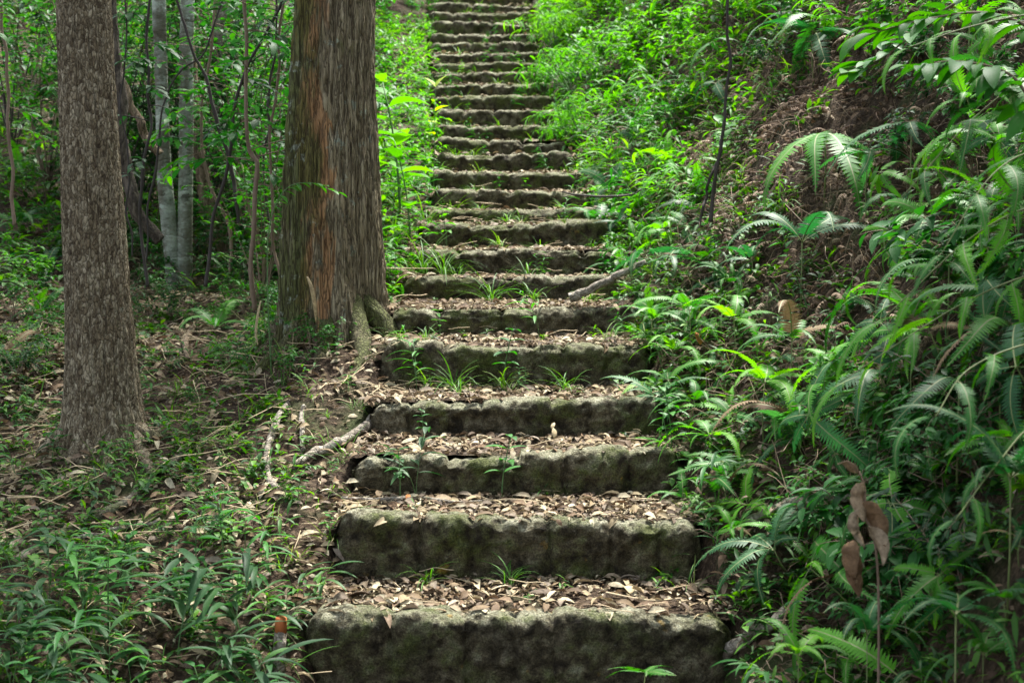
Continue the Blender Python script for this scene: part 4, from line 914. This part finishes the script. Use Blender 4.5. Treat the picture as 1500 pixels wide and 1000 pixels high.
for key, px, Z, s, lean, lab in [('bamboo', 840, 13.0, 1.0, .5, 'bamboo like shrub pouring over the right side of the sixteenth step'), ('bamboo', 815, 15.0, 1.0, .4, 'bamboo like shrub at the top right of the stairs'), ('bamboo', 880, 15.5, 1.2, .3, 'highest bamboo like shrub behind the others'),
                           ('bamboo', 855, 11.6, .75, .5, 'feathery arching shrub beside the thirteenth step'), ('bright', 950, 11.5, 1.0, .3, 'light green shrub in the middle of the upper right slope'), ('bright', 1010, 11.0, .9, .3, 'light green shrub left of the dark stem'), ('bright', 905, 12.6, .9, .2, 'yellow tipped shrub high above the right side of the stairs'),
                           ('green', 985, 10.0, .7, .3, 'green shrub below the light green ones'), ('green', 930, 10.3, .65, .4, 'green shrub leaning toward the fourteenth step'), ('green', 1020, 13.5, 1.1, 0, 'leafy shrub at the top edge above the bank'), ('green', 1095, 11.0, .9, .1, 'shrub behind the dark stem at the top of the bank')]:
    x = P(px, 300, Z)[0]; shrub(key, x, Z, s, label=lab, lean=lean)
for key, px, py, Z, s, lab in [('broad', 1290, 60, 4.9, .7, 'large leaved green shrub in the upper right, leaves held flat'), ('broad', 1370, 70, 4.5, .7, 'large leaved shrub nearer the top right corner'), ('broad', 1420, 30, 5.4, .8, 'large leaved shrub at the top edge on the right'),
                             ('green', 1440, 220, 4.6, .6, 'green shrub on the right edge above the ferns'), ('dark', 1460, 400, 4.6, .6, 'dark shrub on the right edge among the ferns'), ('green', 1300, 560, 4.9, .5, 'green shrub among the ferns at mid right'), ('dark', 1420, 640, 4.2, .5, 'dark shrub above the dark corner')]:
    p = P(px, py, Z); gz = float(surf(p[0], p[1])); shrub(key, p[0], Z, s, 'shrubs on the right bank', lab, lean=.4, dz=max(0, p[2]-gz-s*.55) if False else 0)
r = np.random.default_rng(77)
for (x, y) in scatter(46, -7, -.9, 9.6, 19, lambda x, y: infr(x, y)*(ld(x, y) > .5), r, .5): shrub(['green', 'dark', 'bright'][int(r.choice(3, p=[.5, .3, .2]))], x, y, r.uniform(.6, 1.15), 'shrubs on the left slope')
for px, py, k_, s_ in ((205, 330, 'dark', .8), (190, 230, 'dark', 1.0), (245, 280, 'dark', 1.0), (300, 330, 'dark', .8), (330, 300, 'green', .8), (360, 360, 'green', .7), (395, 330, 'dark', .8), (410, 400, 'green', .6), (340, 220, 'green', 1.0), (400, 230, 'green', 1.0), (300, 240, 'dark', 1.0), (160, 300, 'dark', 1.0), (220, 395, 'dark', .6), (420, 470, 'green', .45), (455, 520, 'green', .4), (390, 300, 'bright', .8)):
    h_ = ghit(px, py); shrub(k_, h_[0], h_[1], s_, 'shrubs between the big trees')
for (x, y) in scatter(26, .6, 7, 9.0, 19, lambda x, y: infr(x, y)*(rd(x, y) > .7), r, .5): shrub(['green', 'bamboo', 'bright'][int(r.choice(3, p=[.3, .3, .4]))], x, y, r.uniform(.5, 1.0), 'shrubs on the right slope', lean=.3)
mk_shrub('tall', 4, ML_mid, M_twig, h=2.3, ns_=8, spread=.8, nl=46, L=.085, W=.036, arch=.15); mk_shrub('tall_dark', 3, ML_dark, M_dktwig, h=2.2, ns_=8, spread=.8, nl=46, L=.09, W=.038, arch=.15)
SN['tall'] = 'tall leafy shrub'; SN['tall_dark'] = 'tall dark thicket shrub'
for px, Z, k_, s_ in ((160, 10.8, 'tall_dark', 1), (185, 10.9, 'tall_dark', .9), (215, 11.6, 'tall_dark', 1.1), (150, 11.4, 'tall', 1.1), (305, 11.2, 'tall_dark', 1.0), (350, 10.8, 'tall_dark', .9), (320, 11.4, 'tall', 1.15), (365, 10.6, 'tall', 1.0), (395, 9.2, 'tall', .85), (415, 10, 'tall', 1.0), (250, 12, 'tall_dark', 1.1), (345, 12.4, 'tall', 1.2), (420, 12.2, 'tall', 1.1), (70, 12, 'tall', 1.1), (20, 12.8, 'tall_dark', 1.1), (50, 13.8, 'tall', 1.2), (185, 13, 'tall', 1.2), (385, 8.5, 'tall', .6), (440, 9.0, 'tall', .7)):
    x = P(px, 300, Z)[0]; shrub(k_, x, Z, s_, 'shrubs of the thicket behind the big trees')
for px, py, k_, s_ in ((250, 470, 'dark', .45), (320, 480, 'green', .4), (380, 440, 'dark', .6), (275, 430, 'green', .5), (350, 410, 'green', .6), (410, 480, 'green', .45), (190, 440, 'dark', .5), (230, 410, 'green', .6), (60, 540, 'green', .35), (25, 560, 'dark', .4), (20, 470, 'green', .55), (70, 500, 'green', .5), (50, 430, 'bright', .6), (15, 400, 'bright', .7), (75, 350, 'green', .6), (40, 300, 'bright', .7), (235, 440, 'green', .4), (330, 430, 'green', .5), (360, 470, 'green', .5), (290, 400, 'dark', .6), (215, 480, 'dark', .4), (395, 520, 'green', .4), (425, 560, 'green', .35), (340, 540, 'green', .3), (300, 600, 'green', .25), (600, 12, 'green', .9), (570, 6, 'bright', .9), (620, 30, 'green', .6), (560, 40, 'green', .8), (600, -15, 'tall', 1), (560, -30, 'tall', 1), (630, -20, 'green', 1)):
    h_ = ghit(px, py)
    if h_: shrub(k_, h_[0], h_[1], s_, 'shrubs on the left slope')
for px, py, k_, s_ in ((1330, 20, 'green', .7), (1380, 60, 'bright', .6), (1440, 100, 'green', .6), (1480, 40, 'bright', .7), (1270, 15, 'green', .6), (1200, 20, 'green', .6), (1120, 40, 'bright', .7), (1460, 180, 'green', .5), (1400, 160, 'dark', .5), (1340, 240, 'dark', .4), (1430, 260, 'bright', .45), (1490, 330, 'green', .45), (1150, 110, 'dark', .5), (1050, 90, 'bright', .6), (1010, 190, 'green', .5), (970, 260, 'green', .45), (1460, 60, 'tall', .6), (1350, 110, 'broad', .6), (1290, 90, 'broad', .7), (1420, 200, 'broad', .6)):
    h_ = ghit(px, py); shrub(k_, h_[0], h_[1], s_, 'shrubs on the right bank', lean=.5)
for (x, y) in scatter(34, .8, 4, 4.3, 8.6, lambda x, y: infr(x, y)*(rd(x, y) > (1.9 if y > 5.8 else .45)), r, .22): shrub(['green', 'bright', 'broad'][int(r.choice(3, p=[.45, .35, .2]))], x, y, r.uniform(.35, .6), 'shrubs on the right bank', lean=.5)

# withered leaves hanging at the lower right
p0 = P(1256, 690, 3.9); gz = gp(P(1290, 900, 3.9)[0], 3.9); o = link('dead_sprig', None); o.location = gz; tag(o, 'sprig of big withered brown leaves hanging at the lower right', 'dead leaves')
S = spline([(0, 0, -.03), tuple(P(1285, 830, 3.9)-gz), tuple(P(1268, 750, 3.9)-gz), tuple(p0-gz)], 24); S[:, 0] += .012*np.sin(np.linspace(0, 9, 24))*np.linspace(0, 1, 24); g = G(); g.add(*tube(S, np.linspace(.004, .002, 24), 6)); g.obj('stem', M_twig, o)
for px, py, L_, az, ti in ((1256, 695, .07, 2.2, .9), (1262, 705, .10, .3, -1.3), (1266, 735, .12, -.4, -1.1), (1255, 745, .10, .9, -1.35), (1262, 800, .11, 1.6, -1.2), (1256, 815, .10, .4, -1.3), (1248, 790, .10, 2.4, -1.2), (1272, 770, .1, -.9, -1.0)):
    gg = G(); T = leafT(L_*1.15, L_*.52, 14, .4, .8); V_, F_, m_ = T; u_ = V_[:, 1]/L_; V_ = V_+np.stack([.04*L_*fbm(u_*3, px, 0, 2), 0*u_, .09*L_*fbm(u_*4, V_[:, 0]/L_*6, py, 3)], -1); gg.add(V_, F_, m_); q = gg.obj('leaf', M_deadbig, o); q.location = P(px, py, 3.88)-gz; q.rotation_euler = (ti, random.uniform(-.5, .5), az); so = q.modifiers.new('thick', 'SOLIDIFY'); so.thickness = .0008
for px, py, Z, lab in ((1275, 65, 5.2, 'curled silvery brown dead leaf under the large leaved shrub'), (1350, 110, 5.0, 'pair of grey withered leaves caught above the silvery fern')):
    h_ = ghit(px, py); b = P(px, py, h_[1]-.12); gg = G()
    for a_ in (.2, 1.7): place(gg, leafT(.085, .036, 9, .8, 2.0), -.7, .3, a_, 1, (0, 0, 0))
    o = gg.obj('dead_leaf', M_deadbig); o.location = b; tag(o, lab, 'dead leaf'); so = o.modifiers.new('thick', 'SOLIDIFY'); so.thickness = .0008
# long arching stems with hanging fronds that reach in from the bank at the right edge
def spray(rows, Z, col, nfr, label, seed, s0=.75):
    r_ = np.random.default_rng(seed); a = P(rows[0][0]+90, rows[0][1], Z+.15); b0 = gp(a[0], a[1]-.0, -.03)
    o = link('fern', None); o.location = b0; tag(o, label, 'fern', 'arching ferns at the right edge')
    pts = [(0, 0, 0), tuple(a-b0)]+[tuple(P(px, py, Z-.12*q)-b0) for q, (px, py) in enumerate(rows)]
    S = spline(pts, 40); g = G(); g.add(*tube(S, np.linspace(.005, .0016, 40), 6)); g.obj('stem', M_rach, o)
    for k in range(nfr):
        q = .42+.58*k/(nfr-1); i_ = int(39*q); d = S[min(i_+1, 39)]-S[max(i_-1, 0)]; az = math.atan2(d[1], d[0])-PI/2
        sd = 0 if k == nfr-1 else (1 if k % 2 else -1); kd = 'droop' if r_.uniform() < .6 else 'arch'
        c = link('frond', random.choice(FR[kd+'_'+col])[0], o); c.location = S[i_]
        c.rotation_euler = (Matrix.Rotation(az+sd*r_.uniform(.6, 1.2), 3, 'Z')@Matrix.Rotation(r_.uniform(-.5, .1)-(.5 if kd == 'arch' else 0), 3, 'X')@Matrix.Rotation(r_.uniform(-.4, .4), 3, 'Y')).to_euler(); c.scale = (s0*r_.uniform(.7, 1.15)*(1.05-.35*q),)*3
for px_, py_, k_, l_ in ((1470, 880, 'mid', 'fern in the lowest right corner'), (1495, 790, 'dark', 'fern half cut by the right edge low down'), (1440, 960, 'mid', 'fern at the bottom edge nearest the right corner'), (1350, 985, 'dark', 'fern at the bottom edge below the withered leaves')):
    fern_px('arch', k_, px_, py_, .1, s=.6, nf=7, seed=px_, label=l_)
for rows, Z, col, nfr, lab, s0 in [([(1520, 110), (1430, 170), (1320, 290)], 4.8, 'mid', 9, 'long arching fern reaching in below the top right corner', .8), ([(1520, 300), (1420, 350), (1290, 470)], 4.5, 'bright', 9, 'bright arching fern reaching in from the middle of the right edge', .8),
        ([(1520, 400), (1400, 450), (1230, 560)], 4.5, 'bright', 10, 'longest bright fern spray hanging over the lower bank', .75), ([(1520, 500), (1420, 540), (1370, 610)], 4.0, 'mid', 8, 'fern spray whose fronds hang straight down at the right', .8),
        ([(1520, 20), (1420, 40), (1330, 70)], 4.6, 'bright', 7, 'bright fern spray in the top right corner', .7), ([(1520, 620), (1460, 680), (1400, 760)], 3.9, 'mid', 7, 'fern spray low on the right edge above the corner ferns', .7), ([(1520, 220), (1450, 260), (1380, 370)], 4.4, 'mid', 8, 'soft fern spray between the two arching ferns', .75)]:
    spray(rows, Z, col, nfr, lab, int(rows[0][1]), s0)
def overhang(rows, Z, label, seed, lm):
    a = P(rows[0][0], rows[0][1], Z); b0 = gp(a[0]+.35, a[1]+.3, -.03); o = link('sapling', None); o.location = b0; tag(o, label, 'sapling', 'saplings overhanging at the upper right'); r_ = np.random.default_rng(seed)
    S = spline([(0, 0, 0)]+[tuple(P(px, py, Z)-b0) for px, py in rows], 40); g = G(); g.add(*tube(S, np.linspace(.008, .002, 40), 6)); g.obj('stem', M_twig, o); gl = G()
    for k in range(12, 40):
        d = S[min(k+1, 39)]-S[k-1]; az = math.atan2(d[1], d[0])-PI/2+(1 if k % 2 else -1)*r_.uniform(.3, 1.3)
        place(gl, leafT(.15, .058, 9, .25, r_.uniform(.4, 1.1)), r_.uniform(-.5, .3), r_.uniform(-.3, .3), az, r_.uniform(.6, 1.1), S[k])
    gl.obj('foliage', lm, o)
overhang([(1540, 60), (1450, 20), (1350, 30), (1260, 55)], 4.9, 'large leaved sapling arching across the upper right corner', 3, ML_bright)
overhang([(1500, -20), (1400, 5), (1300, 80), (1250, 110)], 5.3, 'large leaved sapling behind the upper right corner one', 4, ML_mid)
overhang([(1540, 180), (1480, 110), (1400, 90), (1340, 100)], 4.6, 'lowest large leaved sapling at the upper right', 5, ML_mid)
# dead sprig lying on the fourth riser, rust coloured leaves
def laid_leaf(x, y, L_, m, label, rx=.2, rz=0, dz=.02):
    gg = G(); place(gg, leafT(L_, L_*.45, 7, .5, .6), rx, .2, rz, 1, (0, 0, 0)); o = gg.obj('dead_leaf', m); o.location = (x, y, float(surf(x, y))+dz); so = o.modifiers.new('thick', 'SOLIDIFY'); so.thickness = .0008; tag(o, label, 'dead leaf'); return o
laid_leaf(P(597, 700, 5.75)[0], 5.72, .045, M_rust, 'small rust red leaf on the left part of the second tread', .7)
laid_leaf(P(812, 700, 6.15)[0], 6.24, .055, M_straw, 'pale dry leaf standing against the fourth riser', 1.2, .3)
laid_leaf(P(808, 700, 6.3)[0], 6.3, .04, M_straw, 'pale dry bract above the dry leaf on the fourth riser', 1.0, -.3, .05)
laid_leaf(P(1020, 452, 6.9)[0], 6.75, .1, M_rust, 'orange leaf stuck in the fern by the sixth step', .9, .4, .1)
laid_leaf(P(540, 870, 5.1)[0], 5.15, .1, M_litter, 'long brown leaf on the left part of the lowest tread', .05, 1.6)
laid_leaf(P(925, 870, 5.1)[0], 5.15, .1, M_straw, 'pale split leaf on the right part of the lowest tread', .3, .2)
laid_leaf(P(765, 250, 8.6)[0], 8.75, .07, M_litter, 'pale dry leaf near the middle of the eighth tread', .4, 1.0)

# ------------------------------------------------------------------ uncountable stuff
r = np.random.default_rng(99)
def on_surface(x, y, dz): return np.stack([x, y, surf(x, y)+dz], -1)
LT = [leafT(.045, .02, 4, .35, .9), leafT(.035, .017, 4, -.3, 1.4), leafT(.06, .018, 5, .5, 1.1), leafT(.025, .014, 3, .2, .5)]
g = G()
for k in range(NS):                                      # on the treads
    n_ = int((XR[k]-XL[k])*.42*(4600 if k < 6 else 2400 if k < 12 else 900))
    x = r.uniform(XL[k]-.03, XR[k]+.03, n_); y = ZI[k]+.03+.50*r.beta(1.15, 1.05, n_)
    kk = r.uniform(size=n_) < .42+.9*np.clip(fbm(x*3.1, y*3.1, k, 2)+.35, 0, 1)+.4*smooth((y-ZI[k]-.3)/.2); x, y = x[kk], y[kk]
    for q, T in enumerate(LT):
        s_ = np.arange(len(x)) % 4 == q; kx, ky = x[s_], y[s_]; m_ = len(kx)
        z = HI[k]+.0+(.012 if k < 6 else -.035 if k > 7 else -.015)*smooth((ky-ZI[k]-.12)/.4)+r.uniform(0, .014, m_)
        place(g, T, r.uniform(-.5, .6, m_), r.uniform(-.7, .7, m_), r.uniform(0, 2*PI, m_), r.uniform(.3, 1.0, m_)**2.2*1.45+.14, np.stack([kx, ky, z], -1))
BL = [leafT(.085, .036, 6, .4, 1.0), leafT(.1, .03, 6, -.3, .8), leafT(.075, .04, 6, .6, 1.4)]
for q, T in enumerate(BL):
    m_ = 110; kk = (r.uniform(size=m_)**1.7*15).astype(int); f_ = r.beta(.8, .8, m_)
    place(g, T, r.uniform(-.15, .5, m_), r.uniform(-.5, .5, m_), r.uniform(0, 2*PI, m_), r.uniform(.6, 1.1, m_), np.stack([XL[kk]+f_*(XR[kk]-XL[kk]), ZI[kk]+r.uniform(.08, .46, m_), HI[kk]+.02+np.where(kk > 5, -.02, 0)], -1))
g.obj('leaf_litter', M_litter); o = bpy.data.objects['leaf_litter']; tag(o, 'pale dry leaf litter covering the stair treads', 'leaf litter', kind='stuff')
def litter(name, n, x0, x1, y0, y1, keep, m, label, smin=.7, smax=1.5, dz=.02):
    x = r.uniform(x0, x1, n); y = r.uniform(y0, y1, n); kk = keep(x, y) & (np.abs(x)/y < .40) & (r.uniform(size=n) < .35+.9*np.clip(fbm(x*1.9, y*1.9, 3, 2)+.4, 0, 1)); x, y = x[kk], y[kk]; gg = G()
    for q, T in enumerate(LT):
        s_ = np.arange(len(x)) % 4 == q; m_ = int(s_.sum())
        place(gg, T, r.uniform(-.6, .7, m_), r.uniform(-.8, .8, m_), r.uniform(0, 2*PI, m_), r.uniform(smin, smax, m_), on_surface(x[s_], y[s_], r.uniform(0, dz, m_)))
    o = gg.obj(name, m); tag(o, label, name.replace('_', ' '), kind='stuff'); return o
litter('leaf_litter', 30000, -3.4, -.4, 4.0, 10.5, lambda x, y: x < xl(y)+.02, M_litter, 'brown leaf litter on the forest floor left of the stairs', .45, 1.7, .035)
litter('leaf_litter', 9000, -9, -.5, 10, 20, lambda x, y: x < xl(y)+.02, M_litter_dk, 'leaf litter on the far left slope', 1.2, 2.4)
litter('leaf_litter', 30000, .4, 4.5, 2.8, 13, lambda x, y: x > xr(y)-.02, M_litter_dk, 'dark leaf litter on the right bank', .7, 1.5, .05)
# thatch of dead fern fronds on the right bank
TH = [frondT(.26, 12, .035, .5, -1.6, 1.3, .2, side=.4, seed=3, mats=(0, 0), drop=.35), frondT(.2, 10, .03, .0, -1.6, 1.6, .4, side=-.5, seed=4, mats=(0, 0), drop=.35)]
g = G(); n_ = 9500; x = r.uniform(.5, 4.2, n_); y = r.uniform(4.6, 12, n_); d = x-xr(y); kk = (d > .3) & (np.abs(x)/y < .4) & (r.uniform(size=n_) < np.where((y > 6.0) & (y < 9.6), 1, .35)); x, y = x[kk], y[kk]
for q in (0, 1):
    s_ = np.arange(len(x)) % 2 == q; m_ = int(s_.sum())
    place(g, TH[q], r.uniform(-.8, .5, m_), r.uniform(-.8, .8, m_), r.uniform(0, 2*PI, m_), r.uniform(.25, .75, m_), on_surface(x[s_], y[s_], r.uniform(.0, .07, m_)))
o = g.obj('dead_fern_thatch', M_thatch); tag(o, 'tangle of dead brown fern fronds matting the right bank', 'dead ferns', kind='stuff')
def twigs(n, x0, x1, y0, y1, keep, Lm, rad, m, label, up=.25, bend=.05):
    g = G(); x = r.uniform(x0, x1, n); y = r.uniform(y0, y1, n); kk = keep(x, y) & (np.abs(x)/y < .4); x, y = x[kk], y[kk]
    TT = []
    for v in range(6):
        pts = [(bend*vn(q*2.2, v), q-.5, bend*1.2*vn(q*2.2, v, 5)) for q in np.linspace(0, 1, 9)]; V, F = tube(pts, np.full(9, rad/Lm), 4); TT.append((V, F, np.zeros(len(F), np.int32)))
    for v in range(6):
        s_ = np.arange(len(x)) % 6 == v; m_ = int(s_.sum()); place(g, TT[v], r.normal(0, up, m_), 0, r.uniform(0, 2*PI, m_), Lm*r.uniform(.3, 1.2, m_), on_surface(x[s_], y[s_], r.uniform(.01, .05, m_)))
    o = g.obj('fallen_twigs', m); tag(o, label, 'twigs', kind='stuff')
twigs(900, -3, -.4, 4.2, 9.5, lambda x, y: x < xl(y)+.05, .28, .0022, M_straw_twig, 'straw coloured twigs and stalks lying in the litter on the left')
M_stalk = plain('dry_stalk', (.27, .19, .12), .8)
twigs(1800, .5, 4, 4.2, 11.5, lambda x, y: x > xr(y)-.0, .32, .0018, M_twig, 'thin dark brown stalks tangled over the right bank', .6, .25)
twigs(2600, .5, 4, 4.2, 11.5, lambda x, y: x > xr(y)+.15, .26, .0012, M_stalk, 'pale dry fern stalks curled over the right bank', .7, .45)
twigs(260, -.8, 1.1, 4.9, 10, lambda x, y: (x > xl(y)) & (x < xr(y)), .14, .0016, M_straw_twig, 'short twigs scattered on the treads', .08)

def herb_T(seed, n, L, W, h):
    g = G(); q = np.random.default_rng(seed)
    for k in range(n): place(g, leafT(L, W, 4, .3, .8), q.uniform(-.1, .9), 0, q.uniform(0, 2*PI), q.uniform(.6, 1.1), (q.normal(0, h*.2), q.normal(0, h*.2), h*q.uniform(.2, 1)))
    return g.T()
HT = [herb_T(s, 11, .055, .024, .09) for s in range(3)]+[herb_T(9, 9, .09, .014, .1)]
HT2 = [herb_T(s+20, 14, .09, .035, .22) for s in range(3)]+[herb_T(29, 14, .15, .02, .25)]
def herbs(name, n, x0, x1, y0, y1, keep, Ts, m, label, smin, smax, tilt=.3):
    x = r.uniform(x0, x1, n); y = r.uniform(y0, y1, n); kk = keep(x, y) & (np.abs(x)/y < .42); x, y = x[kk], y[kk]; g = G()
    for q, T in enumerate(Ts):
        s_ = np.arange(len(x)) % len(Ts) == q; m_ = int(s_.sum())
        place(g, T, r.uniform(-tilt, tilt, m_), r.uniform(-tilt, tilt, m_), r.uniform(0, 2*PI, m_), r.uniform(smin, smax, m_), on_surface(x[s_], y[s_], -.01))
    o = g.obj(name, m); tag(o, label, 'undergrowth' if 'under' in name else 'ground cover', kind='stuff'); return o
pn = lambda x, y, s, t: fbm(x*s, y*s, 7.7, 2) > t
herbs('ground_cover', 1500, -3, -.4, 4.0, 9, lambda x, y: (x < xl(y)) & (pn(x, y, 1.6, -.05) | (y < 5.3)), HT, M_herb, 'low green herbs dotting the forest floor on the left', .5, 1.1)
herbs('ground_cover', 1500, -1.9, -.35, 7.6, 17, lambda x, y: (x < xl(y)+.04) & (x > xl(y)-.9), HT, M_herbb, 'bright low herbs crowding the left edge of the stairs', .7, 1.4)
herbs('ground_cover', 2200, .4, 3, 4.0, 9, lambda x, y: (x > xr(y)-.04) & (x < xr(y)+.8), HT, M_herb, 'low herbs at the right edge of the lower steps', .6, 1.2)
herbs('ground_cover', 2600, .3, 3.2, 8.5, 19, lambda x, y: (x > xr(y)-.05) & (x < xr(y)+1.3), HT, M_herbb, 'bright herbs crowding the right edge of the upper steps', .8, 1.6)
herbs('undergrowth', 3600, -11, -.6, 9.0, 24, lambda x, y: (x < xl(y)-.35) & pn(x, y, .8, -.35), HT2, M_herb, 'dense green undergrowth on the left slope', .7, 1.5)
herbs('undergrowth', 2600, .4, 10, 9.5, 24, lambda x, y: (x > xr(y)+.2) & pn(x, y, .9, -.35), HT2, M_herbb, 'bright undergrowth on the upper right slope', .7, 1.4)
herbs('ground_cover', 700, .8, 2.2, 2.8, 5.2, lambda x, y: x > xr(y)+.1, HT, M_herb, 'low herbs in the shade at the bottom right', .5, 1.2, .8)
herbs('undergrowth', 520, .8, 4, 3.0, 9.5, lambda x, y: (x > xr(y)+.9) & pn(x, y, 1.1, -.1), HT2, M_herb, 'darker undergrowth on the near right bank', .5, .9, .7)
GT = [grass_tuft(s+50, 12, .16, .004).T() for s in range(4)]
herbs('grass', 900, -2, 2.6, 4.2, 18, lambda x, y: (np.abs(x-xl(y)+.08) < .14) | (np.abs(x-xr(y)-.08) < .16), GT, M_grass, 'thin grass along both edges of the stairs', .5, 1.2)
herbs('ground_cover', 420, -1.1, 1.0, 5.1, 19, lambda x, y: (x > xl(y)) & (x < xr(y)) & (((y-4.9) % .5) > .22) & pn(x, y, 2.2, .02), [HT[0], HT[3]], M_herb, 'small weeds rooted along the foot of the risers', .3, .75)
herbs('grass', 220, -2.6, -.4, 4.1, 7.5, lambda x, y: x < xl(y), GT, M_grass, 'thin grass among the litter on the left', .5, 1.3)
finish_labels()
